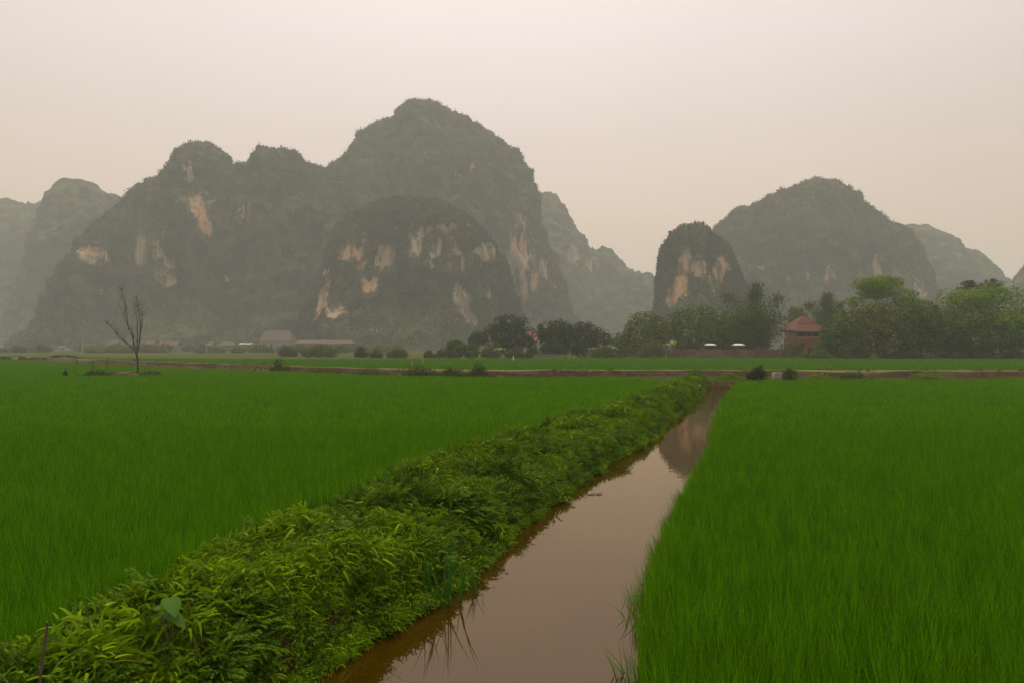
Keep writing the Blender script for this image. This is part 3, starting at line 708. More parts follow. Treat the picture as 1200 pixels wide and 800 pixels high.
def tree(name, label, cat, loc, H, Wd, m, n=5000, L=.38, base=.12, style='round', nl=28, group=None, trunk=None, lean=0):
    t = thing(name, label, cat, loc, 0, group)
    lobes = []
    h0 = H*base
    for q in range(nl):
        a = q*2.4+R.uniform(-.3, .3); f = (q+.5)/nl
        if style == 'layer':
            zc = H*(.42+.53*R.random()); rr = Wd/2*(.8 if zc < H*.8 else .55)*math.sqrt(R.random()); sz = Wd*R.uniform(.14, .22)
            lobes.append((rr*math.cos(a)+lean*zc/H, rr*math.sin(a), zc, sz, sz, sz*.52))
        elif style == 'column':
            zc = h0+(H-h0)*(.08+.84*f); sz = Wd*.36*math.sin(math.pi*(.18+.72*f))**.8
            lobes.append((R.normal()*.08*Wd, R.normal()*.08*Wd, zc, sz, sz, sz*1.2))
        else:
            ph = math.acos(1-1.35*f) if style == 'round' else math.acos(1-1.9*f)
            rr = Wd/2*.74*R.uniform(.7, 1.08); zr = (H-h0)/2*.80
            sz = Wd*R.uniform(.11, .19)
            lobes.append((rr*math.sin(ph)*math.cos(a)+lean, rr*math.sin(ph)*math.sin(a), h0+(H-h0)*.46+zr*math.cos(ph), sz, sz, min(sz, (H-h0)*.3)*.9))
    if style in ('round', 'ball'): lobes.append((lean, 0, h0+(H-h0)*.45, Wd*.34, Wd*.34, (H-h0)*.38))
    tr = H*.022 if trunk is None else trunk
    mb = MB(); top = np.array([lean*.7, 0, H*.62])
    pts = np.array([(0, 0, -.3), (lean*.1+.02*H*R.normal(), .0, H*.2), (lean*.4, 0, H*.42), top])
    mb.tube(pts, [tr*1.3, tr, tr*.75, tr*.35], 8)
    for lb in lobes[::2]:
        p0 = pts[1]+(pts[3]-pts[1])*R.uniform(.1, .8); e = np.array(lb[:3])
        mb.tube([p0, (p0+e)/2+np.array([0, 0, -.03*H]), e], [tr*.42, tr*.28, tr*.1], 5)
    mb.build('trunk', M['bark'], t)
    crown_mb(lobes, n, L*1.18, up=.55 if style == 'layer' else .3).build('crown', M[m], t)
    return t
def bush(label, px, py_base, d, w_px, h_px, m='bush', n=900, L=None, name='bush', group=None, z=None, thin=.3, stalks=4):
    x, y, _ = P(px, py_base, d); w = w_px/F*d; h = h_px/F*d
    zt = float(terrain(x, y)) if z is None else z
    # foot on the ground: height reaches the observed top
    top = EYE+(HY-(py_base-h_px))/F*d; h = max(.3, top-zt)
    t = thing(name, label, 'bush', (x, y, zt-.02), 0, group)
    nl = max(3, int(3+w/h*3)); lobes = []
    for q in range(nl):
        u = (q+.5)/nl*2-1+R.uniform(-.1, .1)
        hh = h*(1-.45*u*u)*R.uniform(.75, 1)
        lobes.append((u*w*.38, R.uniform(-.2, .2)*w*.5, hh*.52, w*.5/nl**.6, w*.3, hh*.48))
    L = max(.07, min(.4, .0022*d)) if L is None else L
    crown_mb(lobes, n, L, holes=thin).build('foliage', M[m], t)
    mb = MB()
    for q in range(stalks):
        a = R.uniform(-1, 1)*w*.3; mb.tube([(a*.3, 0, -.1), (a*.7, R.normal()*.1*w, h*.45), (a, R.normal()*.1*w, h*R.uniform(.75, .98))], [.02+.006*h, .015+.004*h, .008], 5)
    mb.build('stem', M['bark'], t)
    return t

def T(px, top, base, d, w, *a, **k):
    x, y, zt = P(px, top, d); z0 = float(terrain(x, y))
    return dict(loc=(x, y, z0), H=zt-z0, Wd=w/F*d)
def TT(name, label, px, top, d, w, m, **k):
    p = T(px, top, 0, d, w); return tree(name, label, 'tree', p['loc'], p['H'], p['Wd'], m, **k)
G1 = 'trees along the far edge of the rice fields'
TT('broadleaf_tree', 'dark round tree left of the small red roof', 597, 367, 138, 60, 'dark_tree', n=8000, L=.36, base=.1, style='ball', group=G1)
TT('broadleaf_tree', 'dark domed tree right of the small red roof', 652, 373, 136, 54, 'dark_tree', n=7500, L=.36, base=.05, style='ball', group=G1)
TT('broadleaf_tree', 'dark bluish tree joined to the right of a darker domed tree', 685, 375, 141, 48, 'dark_tree', n=6500, L=.36, base=.05, style='ball', group=G1)
TT('broadleaf_tree', 'small dark shade tree left of the big dark round tree', 560, 387, 150, 24, 'dark_tree', n=3000, L=.3, base=.25, group=G1)
TT('young_tree', 'small green bushy tree beyond the wall weeds', 533, 397, 128, 28, 'mid_tree', n=3500, L=.28, base=.03, style='ball', group=G1)
TT('young_tree', 'low round dark green tree beside the small bushy tree', 552, 402, 126, 20, 'mid_tree', n=2500, L=.26, base=.03, style='ball', group=G1)
TT('narrow_tree', 'narrow dark upright tree in the gap of the tree line', 711, 386, 140, 15, 'dark_tree', n=2500, L=.3, base=.03, style='column', group=G1)
TT('broadleaf_tree', 'low green tree filling the gap before the pillar hill', 730, 389, 138, 46, 'mid_tree', n=4000, L=.32, base=.03, style='ball', group=G1)
TT('broadleaf_tree', 'pale olive tree with two topped crown below the pillar hill', 757, 364, 132, 66, 'olive_tree', n=8000, L=.36, base=.05, style='ball', group=G1)
TT('broadleaf_tree', 'broad round green tree behind the white awnings', 818, 358, 134, 94, 'mid_tree', n=10000, L=.38, base=.06, style='ball', group=G1)
TT('broadleaf_tree', 'dark green tree between the broad tree and the bamboo', 858, 369, 138, 62, 'mid_tree', n=6000, L=.36, base=.05, style='ball', group=G1)
TT('broadleaf_tree', 'pale distant tree above the house roof', 935, 356, 165, 30, 'olive_tree', n=3500, L=.4, base=.3, group=G1)
TT('broadleaf_tree', 'rounded green tree right of the red roofed house', 993, 362, 118, 58, 'mid_tree', n=9000, L=.34, base=.03, style='ball', group=G1)
TT('umbrella_tree', 'light green flat topped tree rising over the right grove', 1034, 324, 122, 92, 'light_tree', n=9500, L=.36, style='layer', nl=22, trunk=.22, group=G1)
TT('umbrella_tree', 'small tiered light green tree leaning right of the flat topped tree', 1074, 347, 118, 56, 'light_tree', n=5000, L=.34, style='layer', nl=14, trunk=.2, group=G1)
TT('broadleaf_tree', 'large olive tree with pale tips under the flat topped tree', 1018, 353, 112, 84, 'olive_tree', n=12000, L=.34, base=.02, style='ball', group=G1)
TT('broadleaf_tree', 'large dark green tree in the middle of the right grove', 1078, 354, 114, 88, 'mid_tree', n=12000, L=.34, base=.04, style='ball', group=G1)
TT('umbrella_tree', 'spreading light green tree with tiers at the right end', 1150, 339, 116, 120, 'light_tree', n=11000, L=.36, style='layer', nl=34, trunk=.25, group=G1)
TT('broadleaf_tree', 'dense green tree below the tiered spreading tree', 1150, 362, 112, 96, 'mid_tree', n=13000, L=.34, base=.03, style='ball', group=G1)
TT('broadleaf_tree', 'green tree at the right edge of the view', 1204, 366, 118, 56, 'mid_tree', n=7000, L=.34, base=.05, style='ball', group=G1)
TT('broadleaf_tree', 'shadowy tree filling the gap behind the right grove', 1110, 358, 128, 60, 'dark_tree', n=7000, L=.36, base=.05, style='ball', group=G1)

def bamboo(label, px, top, d, w, nc, plume):
    x, y, zt = P(px, top, d); z0 = float(terrain(x, y)); H = zt-z0; W = w/F*d
    t = thing('bamboo_clump', label, 'bamboo', (x, y, z0), 0, 'bamboo clumps')
    cm = MB(); c = []; nr = []; dr = []
    for q in range(nc):
        a = R.uniform(0, 6.28); hh = H*(R.uniform(.8, 1.0) if q < plume else R.uniform(.35, .66)); out = W*.5*(R.uniform(.25, 1.0))
        if q < plume: a = [2.9, .5, 3.4, .1, 1.7][q % 5]+R.normal()*.15; out = W*.5*[1.0, .75, .3, .15, .4][q % 5]; hh = H*[.86, .84, .93, 1.0, .9][q % 5]
        ts = np.linspace(0, 1, 14)
        ln = np.stack([math.cos(a)*out*ts**1.6, math.sin(a)*out*.8*ts**1.6, hh*(1.25*ts-.25*ts**3.2)], 1)
        b0 = np.array([R.normal()*.09*W, R.normal()*.09*W, 0]); ln += b0
        if q < plume: ln[-3:, 2] -= np.array([.01, .035, .09])*hh
        cm.tube(ln, np.linspace(.06, .012, 14), 5)
        k = 700 if q < plume else 300
        f = R.uniform(.28 if q >= plume else .4, 1.02, k)
        pts = np.stack([np.interp(f, ts, ln[:, j]) for j in range(3)], 1)
        wd = W*(.06 if q < plume else .09)*(.5+1.1*np.sin(np.clip((f-.25)/.8, 0, 1)*math.pi))[:, None]
        c.append(pts+R.normal(size=(k, 3))*wd); nr.append(R.normal(size=(k, 3))+np.array([0, 0, .4])); dr.append(np.tile([math.cos(a)*.4, math.sin(a)*.4, -1.], (k, 1)))
    cm.build('culm', M['stem'], t)['kind'] = 'stuff'
    mb = MB(); mb.leaves(np.concatenate(c), np.concatenate(nr), R.uniform(.3, .62, sum(map(len, c))), .34, 0, np.concatenate(dr)); mb.build('foliage', M['bamboo'], t)
bamboo('tall feathery bamboo clump left of the red roofed house', 888, 329, 130, 60, 30, 5)
bamboo('lower feathery bamboo clump right of the house roof', 972, 341, 140, 46, 24, 5)

def palm(label, px, top, d, wpx):
    x, y, zt = P(px, top, d); z0 = float(terrain(x, y)); H = zt-z0; Lf = wpx/F*d*.72
    t = thing('palm_tree', label, 'palm', (x, y, z0), 0, 'palms above the right grove')
    mb = MB(); hz = H-Lf*.55; mb.tube([(0, 0, -.3), (.1, 0, hz*.5), (0, 0, hz)], [.2, .15, .12], 8); mb.build('trunk', M['bark'], t)
    c, nr, dr = [], [], []; st = MB()
    for q in range(38):
        a = q*2.399; el = R.uniform(-.3, 1.4); ts = np.linspace(0, 1, 9)
        ln = np.stack([math.cos(a)*math.cos(el)*Lf*ts, math.sin(a)*math.cos(el)*Lf*ts, Lf*(math.sin(el)*ts-.22*ts**2)+hz], 1)
        st.tube(ln, np.linspace(.03, .008, 9), 4)
        for k in range(26):
            f = .15+.85*k/26; p = np.array([np.interp(f, ts, ln[:, j]) for j in range(3)])
            for sd in (-1, 1):
                dd = np.array([-math.sin(a)*sd, math.cos(a)*sd, -.5]); c.append(p+dd*.2); dr.append(dd*3); nr.append(np.array([0, 0, 1.])+R.normal(size=3)*.6)
    st.leaves(np.array(c), np.array(nr), .5, .22, 0, np.array(dr)); st.build('crown', M['palm'], t)
palm('dark palm top, left of the two behind the right grove', 1136, 331, 128, 20)
palm('dark palm top, right of the two behind the right grove', 1162, 330, 130, 24)

def banana(label, px, d, h, nl, m='banana', rz=0, gid='banana plants in the tree line'):
    x, y, _ = P(px, 400, d); z0 = float(terrain(x, y))
    t = thing('banana_plant', label, 'banana plant', (x, y, z0), 0, gid)
    mb = MB(); mb.tube([(0, 0, -.1), (.05, 0, h*.3), (0, 0, h*.55)], [.14, .11, .07], 7); mb.build('trunk', M['stem'], t)
    for q in range(nl):
        a = q*2.4+rz; L = h*R.uniform(.5, .7); el = R.uniform(.5, 1.25); V, Fq = [], []
        for k in range(7):
            s_ = k/6; px_ = math.cos(el)*L*s_; pz = h*.5+L*(math.sin(el)*s_-.55*s_*s_); wd = L*.17*math.sin(math.pi*(.08+.9*s_))**.6
            for e in (-1, 0, 1): V.append((math.cos(a)*px_-math.sin(a)*e*wd, math.sin(a)*px_+math.cos(a)*e*wd, pz+abs(e)*wd*.35))
            if k:
                for j in range(2): Fq.append(((k-1)*3+j, k*3+j, k*3+j+1, (k-1)*3+j+1))
        mb = MB(); mb.add(V, Fq); mb.build('leaf', M[m], t, smooth=True)
banana('bright banana plant in front of the olive tree by the stone garden wall', 787, 126, 4.2, 7)
banana('pale banana plant at the left end of the low green tree', 716, 124, 3.4, 8)
banana('pale banana plant in front of the dark bluish tree', 697, 125, 3.0, 8)
banana('short banana plant by the red roofed cottage', 586, 127, 2.9, 7)

GB = 'bushes along the far edge of the fields'
bush('wide olive bush in front of the large tan roof', 374, 418, 140, 50, 17, 'bush', 3200, group=GB)
bush('low shaggy bush under the eaves of the large tan roof', 337, 415, 150, 26, 11, 'bush', 1500, group=GB)
bush('dark bush right of the wide olive bush', 424, 418, 138, 17, 15, 'bush', 1500, group=GB)
bush('flat green bush between two clipped looking bushes', 441, 418, 136, 18, 10, 'mid_tree', 1400, group=GB)
bush('long low hedge bush left of the gap in the hedges', 466, 418, 136, 30, 12, 'mid_tree', 2200, group=GB)
bush('small dark bush just right of the gap in the hedges', 503, 417, 134, 14, 9, 'mid_tree', 1000, group=GB)
bush('low green bush left of the small bushy tree', 517, 417, 133, 16, 10, 'mid_tree', 1000, group=GB)
bush('grey green bush below the big dark round tree', 575, 417, 130, 26, 16, 'bush', 2000, group=GB)
bush('grey green bush at the door side of the small cottage', 604, 417, 128, 24, 14, 'bush', 1800, group=GB)
bush('dark undergrowth bush below the domed dark tree', 650, 417, 130, 34, 20, 'dark_tree', 2400, group=GB)
bush('pale straggly bush between the two pale banana plants', 706, 417, 122, 40, 15, 'bush', 2600, group=GB)
bush('dark bush at the left end of the stone garden wall', 764, 417, 124, 40, 20, 'bush', 2600, group=GB)
bush('dark bush rising behind the middle of the stone garden wall', 850, 412, 131, 60, 16, 'dark_tree', 2600, group=GB)
bush('dark bush behind the left half of the stone garden wall', 805, 412, 130, 46, 18, 'dark_tree', 2400, group=GB)
bush('bush at the foot of the red roofed house', 926, 417, 126, 32, 24, 'bush', 1800, group=GB)
bush('low bright hedge in front of the red roofed house', 958, 419, 112, 40, 12, 'mid_tree', 2400, group=GB)
bush('dark undergrowth at the left foot of the right grove', 1000, 420, 110, 46, 22, 'mid_tree', 2800, group=GB)
bush('dark undergrowth in the middle foot of the right grove', 1062, 420, 110, 70, 14, 'dark_tree', 3200, group=GB)
bush('dark undergrowth under the spreading tiered tree', 1130, 420, 110, 70, 14, 'dark_tree', 3200, group=GB)
bush('low bush at the right edge under the grove', 1190, 420, 110, 40, 12, 'bush', 2000, group=GB)
bush('grey green bush hiding the wall of the small cottage', 624, 417, 129, 20, 16, 'bush', 1600, group=GB)
bush('tall green bush covering the right corner of the red roofed house', 968, 419, 118, 34, 30, 'mid_tree', 2600, group=GB)
GC = 'low bushes at the left end of the track'
bush('dark bush cut by the left edge beside the track', 4, 424, 112, 18, 8, 'bush', 900, group=GC)
bush('round dark bush, second from the left edge beside the track', 26, 424, 112, 10, 8, 'bush', 700, group=GC)
bush('paler bush between two dark bushes beside the track', 38, 424, 112, 12, 7, 'bush', 700, group=GC)
bush('widest dark bush left of the stakes beside the track', 74, 424, 110, 28, 9, 'dark_tree', 1200, group=GC)
bush('yellowish low bush left of the widest dark bush', 54, 424, 110, 12, 6, 'bush', 500, group=GC)
GD = 'bushes growing at the foot of the stone wall'
bush('twiggy brownish bush on the wall near the tan roof', 327, 433, 60, 24, 16, 'bush', 1300, .13, group=GD, thin=.15)
bush('tiny dark bush at the paddy edge left of the twiggy bush', 298, 436, 56, 7, 6, 'dark_tree', 300, .1, group=GD)
bush('spreading dark bush covering the wall, left of three', 492, 438, 49.5, 46, 14, 'bush', 2600, .11, group=GD)
bush('lower dark bush covering the wall, middle of three', 530, 438, 49.5, 40, 12, 'bush', 2200, .11, group=GD)
bush('dark bush with a tall stalk where the bare wall begins', 560, 438, 49.2, 24, 19, 'bush', 1500, .11, group=GD, thin=.2)
bush('low weedy bush on the wall right of the twiggy bush', 378, 437, 55, 44, 9, 'bush', 1500, .11, group=GD)
bush('long low weeds bush left of the spreading dark bush', 435, 438, 52, 50, 9, 'bush', 1600, .11, group=GD)
bush('round dark bush standing beyond the end of the ditch', 887, 444, 45.5, 23, 20, 'dark_tree', 2200, .10, group=GD)
bush('ragged dark bush right of the concrete block', 926, 441, 46.5, 18, 15, 'bush', 1300, .10, group=GD, thin=.2)
bush('flat green bush above the grassy bund at the ditch end', 856, 442, 46, 34, 8, 'grass', 1200, .11, group=GD)
bush('low dark bush at the paddy edge right of the ragged bush', 1000, 441, 47, 32, 9, 'bush', 1400, .11, group=GD)
bush('small green bush at the paddy edge nearest the right side', 1085, 441, 47, 40, 8, 'grass', 1200, .11, group=GD)
bush('small weedy bush between ragged bush and low dark bush', 958, 441, 47, 30, 7, 'grass', 900, .11, group=GD)

# ------------------------------------------------------------------ dead tree and its mound
def dead_tree():
    d = 47.5
    def Q(zx, zy, dy): 
        x, _, z = P(120+zx/6.96, 330+zy/6.96, d); return np.array([x, d+dy, z])
    base = Q(288, 745, 0); base[2] = .2
    t = thing('dead_tree', 'bare leafless tree standing alone in the left paddy', 'dead tree', tuple(base))
    tr = MB()
    tr.tube(np.array([base+[0, 0, -.3], Q(290, 700, 0), Q(286, 640, .03), Q(278, 585, .02)])-base, [.095, .072, .062, .066], 9); tr.build('trunk', M['dead_bark'], t)
    B = [([(276, 600), (250, 500), (215, 400), (165, 310), (150, 265), (155, 180)], .5), ([(215, 395), (205, 300), (195, 200), (175, 110), (170, 60)], -.3), ([(252, 520), (240, 440), (222, 380)], .3),
         ([(262, 560), (235, 520), (170, 450), (105, 370), (70, 330)], -.7), ([(235, 525), (120, 460), (80, 410)], .4), ([(282, 600), (272, 430), (258, 320), (225, 220), (210, 170)], .8),
         ([(284, 600), (315, 450), (340, 330), (340, 255), (355, 215)], -.5), ([(300, 510), (310, 350), (285, 240), (275, 190), (260, 120)], .2)]
    tw = [[(150, 265), (100, 190), (90, 160)], [(150, 265), (90, 250), (60, 258)], [(105, 370), (130, 310), (135, 290)], [(340, 255), (365, 240), (385, 230)], [(340, 255), (310, 225), (300, 190)], [(275, 190), (300, 186), (322, 178)], [(275, 195), (250, 215), (236, 222)],
          [(175, 110), (155, 145), (135, 150)], [(195, 150), (215, 120)], [(225, 220), (245, 160), (248, 130)], [(80, 410), (70, 380)], [(105, 370), (85, 345), (62, 350)], [(355, 215), (350, 180)], [(285, 240), (300, 205)], [(155, 180), (145, 150), (150, 130)], [(210, 170), (196, 140)]]
    for pts, dy in B:
        mb = MB(); n = len(pts)
        q = np.array([Q(a, b, dy*k/(n-1)) for k, (a, b) in enumerate(pts)])-base
        mb.tube(q, np.linspace(.032, .010, n), 6)
        for w in tw:
            for k, p in enumerate(pts):
                if k and abs(p[0]-w[0][0])+abs(p[1]-w[0][1]) < 12:
                    mb.tube(np.array([Q(a, b, dy*k/(n-1)+.12*j) for j, (a, b) in enumerate(w)])-base, np.linspace(.018, .008, len(w)), 4); break
        for _ in range(15):
            k = R.integers(1, n); p = q[k]*.6+q[k-1]*.4
            e = p+np.array([R.normal()*.22, R.normal()*.2, R.uniform(.15, .5)]); mb.tube([p, (p+e)/2+R.normal(size=3)*.03, e], [.011, .008, .005], 4)
        mb.build('branch', M['dead_bark'], t)
    # earth mound
    n = 26; g = np.linspace(-1, 1, n); X, Y = np.meshgrid(g*4., g*1.15); rr = (X/4.)**2+(Y/1.15)**2
    Z = .42*np.clip(1-rr, 0, 1)**.7*(1+.4*fbm(np.stack([X, Y, 0*X], -1)*1.6, 3, 4))-.06
    i = np.arange(n-1)[:, None]*n+np.arange(n-1)[None]
    mb = MB(); mb.add(np.stack([X, Y, Z], -1).reshape(-1, 3), np.stack([i, i+1, i+n+1, i+n], -1).reshape(-1, 4))
    x, y = -28.5, 47.2
    tag(mb.build('earth_mound', M['earth'], loc=(x, y, 0), smooth=True), 'low earth mound round the foot of the bare tree', 'mound', kind='structure')
    for (px, py, w, h, m, lab) in ((147, 436, 1.5, .42, 'rubble', 'brown heap of rubble left of the bare tree trunk'), (144, 439, .8, .2, 'pale_stone', 'pale broken slab lying on the brown rubble heap'), (158, 439.5, .7, .13, 'pale_stone', 'thin pale slab at the foot of the bare tree')):
        x, y, z = P(px, py, 46.6); mb = MB()
        k = 3 if 'slab' in lab else 16
        for _ in range(k):
            s = w*R.uniform(.25, .45) if k > 3 else w*.8
            ox = R.normal()*w*.28 if k > 3 else R.normal()*.08*w; hh = h*R.uniform(.4, .9)*(1-min(.7, abs(ox)/w))
            mb.box((ox, R.normal()*.15, max(.0, hh*.5)), (s, s*R.uniform(.5, 1), max(.06, hh)), 0, R.uniform(0, 3))
        o = mb.build('rubble_heap' if k > 3 else 'stone_slab', M[m], loc=(x, y, .30)); bv = o.modifiers.new('b', 'BEVEL'); bv.width = .03
        tag(o, lab, 'rubble' if k > 3 else 'slab')
    GE = 'weeds and stakes round the bare tree'
    bush('long dark brush lying on the mound left of the rubble', 112, 440, 47, 34, 9, 'dark_tree', 1500, .11, group=GE, z=.1)
    bush('low brush on the mound between brown rubble and dark brush', 132, 440, 46.6, 16, 8, 'bush', 800, .11, group=GE, z=.1)
    bush('low green weeds right of the bare tree trunk', 176, 439, 47.3, 30, 8, 'bush', 1500, .11, group=GE, z=.1)
    bush('small isolated black green bush left of the mound', 77, 440, 47, 6, 11, 'dark_tree', 500, .11, group=GE, z=0)
    for (px, top, lab) in ((90, 417, 'tallest wooden stake at the left end of the mound'), (109, 423, 'thin wooden stake in the middle of the dark brush'), (126, 418, 'wooden stake left of the brown rubble heap')):
        x, y, z = P(px, top, 47); mb = MB(); h = z-.1
        mb.tube([(0, 0, 0), (R.normal()*.04, 0, h*.5), (R.normal()*.06, 0, h)], [.028, .025, .022], 6)
        tag(mb.build('stake', M['wood'], loc=(x, y, .1)), lab, 'stake', GE)
    x, y, z = P(93, 418, 47); mb = MB(); mb.tube([(-.2, 0, z), (.9, .1, z-.5), (1.4, .1, .4)], .014, 5); tag(mb.build('rail', M['wood'], loc=(x, y, 0)), 'thin rail slanting down from the tallest stake', 'rail')
dead_tree()

# ------------------------------------------------------------------ buildings
def gable_house(name, label, px0, px1, top, d, wall, roof, depth=5., eave=.42, hip=.0, doors=1, rz=0., group=None, base=None):
    x0 = P(px0, 0, d)[0]; x1 = P(px1, 0, d)[0]; w = x1-x0; H = P(0, top, d)[2]
    t = thing(name, label, 'house', ((x0+x1)/2, d, float(terrain((x0+x1)/2, d))), rz, group)
    hw = H*(1-eave)
    mb = MB(); mb.box((0, 0, hw/2-.1), (w*.94, depth, hw+.2)); mb.build('wall', M[wall], t)
    o = .35; e = w/2; g = e-hip*w; z0 = hw-.05
    V = [(-e, -depth/2-o, z0), (e, -depth/2-o, z0), (e, depth/2+o, z0), (-e, depth/2+o, z0), (-g, 0, H), (g, 0, H),
         (-e, -depth/2-o, z0+.12), (e, -depth/2-o, z0+.12), (e, depth/2+o, z0+.12), (-e, depth/2+o, z0+.12)]
    mb = MB(); mb.add(V, [(6, 7, 5, 4), (8, 9, 4, 5), (0, 1, 7, 6), (2, 3, 9, 8), (1, 2, 8, 7), (3, 0, 6, 9), (3, 2, 1, 0)]); mb.add(V, [(7, 8, 5), (9, 6, 4)]); mb.build('roof', M[roof], t)
    n = max(2, int(w/3.2))
    for q in range(n):
        xx = -w*.42+(q+.5)*w*.84/n
        mb = MB()
        if q == n//2: mb.box((xx, -depth/2-.03, min(hw*.4, 1.0)), (1.0, .08, min(hw*.8, 2.0))); mb.build('door', M['dark'], t)
        else: mb.box((xx, -depth/2-.03, hw*.55), (1.0, .08, hw*.35)); mb.build('window', M['dark'], t)
    return t
GV = 'village houses at the foot of the hills'
gable_house('house', 'small white house far left at the hill foot', 70, 80, 404.5, 350, 'wall_white', 'roof_pink', group=GV)
gable_house('house', 'pinkish house just left of the bare tree branches', 129, 140, 399, 345, 'wall_tan', 'roof_pink', group=GV)
gable_house('house', 'low white building seen behind the bare tree', 143, 157, 401.5, 342, 'wall_white', 'roof_tan', eave=.3, group=GV)
gable_house('house', 'pink roofed house just right of the bare tree', 166, 183, 399.5, 345, 'wall_tan', 'roof_pink', group=GV)
gable_house('house', 'longest pink roofed house right of the bare tree', 188, 211, 399.5, 347, 'wall_tan', 'roof_pink', group=GV)
gable_house('house', 'small pale house beside the right power pole', 244, 251, 400.5, 345, 'wall_white', 'roof_pink', group=GV)
gable_house('house', 'tan hip roofed house left of the white shed', 257, 277, 400, 335, 'wall_tan', 'roof_tan', hip=.25, group=GV)
gable_house('shed', 'low shed with flat whitish roof edge', 281, 297, 401.5, 330, 'wall_grey', 'wall_white', eave=.22, group=GV)
gable_house('house', 'large tan roofed house, tallest roof of the village', 307, 345, 387.5, 325, 'wall_grey', 'roof_tan', 9, .52, .12, group=GV)
gable_house('house', 'long low tan building right of the largest tan roof', 347, 416, 398.5, 268, 'wall_tan', 'roof_tan', 6, .32, .05, group=GV)
gable_house('cottage', 'small cottage with red roof between two dark trees', 617.5, 629, 389.5, 146, 'wall_grey', 'wall_pink', 4, .36, .15, group=None)
gable_house('shed', 'little orange roofed shed in front of the small cottage', 608, 621, 410, 132, 'wall_pink', 'roof_pink', 2, .4, .1)
for (px0, px1, top, d, m, lab) in ((625, 664, 415.3, 128, 'wall_tan', 'low tan wall under the dark domed tree'), (1176, 1200, 408, 111, 'wall_tan', 'pale low wall at the right edge under the grove')):
    x0, _, z = P(px0, top, d); x1 = P(px1, top, d)[0]; mb = MB(); mb.box((0, 0, z/2-.1), (x1-x0, .25, z+.2)); mb.box((0, 0, z+.05), (x1-x0+.1, .34, .1))
    tag(mb.build('garden_wall', M[m], loc=((x0+x1)/2, d, 0)), lab, 'wall')
x0, _, z = P(782, 409, 125); x1 = P(926, 409, 125)[0]; mb = MB()
n = 60; xs = np.linspace(x0, x1, n)
for a, b in zip(xs[:-1], xs[1:]):
    h = z+R.normal()*.05; mb.box(((a+b)/2, R.normal()*.02, h/2-.1), (b-a+.03, .4, h+.2))
tag(mb.build('garden_wall', M['wall'], loc=(0, 125, 0)), 'brown stone garden wall below the white awnings', 'wall')
def awning(label, px, d, wpx):
    x, _, z = P(px, 402, d); w = wpx/F*d
    t = thing('awning', label, 'awning', (x, d, float(terrain(x, d))), 0, 'white awnings behind the garden wall')
    V = [(-w/2, -1, z-.30), (w/2, -1, z-.30), (w/2, 1, z-.30), (-w/2, 1, z-.30), (-w*.3, 0, z-.06), (w*.3, 0, z-.06), (-w/2, -1, z-.42), (w/2, -1, z-.42), (w/2, 1, z-.42), (-w/2, 1, z-.42)]
    mb = MB(); mb.add(V, [(0, 1, 5, 4), (2, 3, 4, 5), (6, 7, 1, 0), (8, 9, 3, 2), (7, 8, 2, 1), (9, 6, 0, 3), (9, 8, 7, 6)]); mb.add(V, [(1, 2, 5), (3, 0, 4)])
    mb.build('canopy', M['canvas'], t)
    for sx in (-1, 1):
        for sy in (-1, 1):
            mb = MB(); mb.tube([(sx*(w/2-.1), sy*.9, -.1), (sx*(w/2-.1), sy*.9, z-.42)], .04, 6); mb.build('post', M['wood'], t)
awning('white awning left of two behind the brown garden wall', 832, 127.5, 11.5)
awning('white awning right of two, next to the bamboo', 865, 126.5, 12)

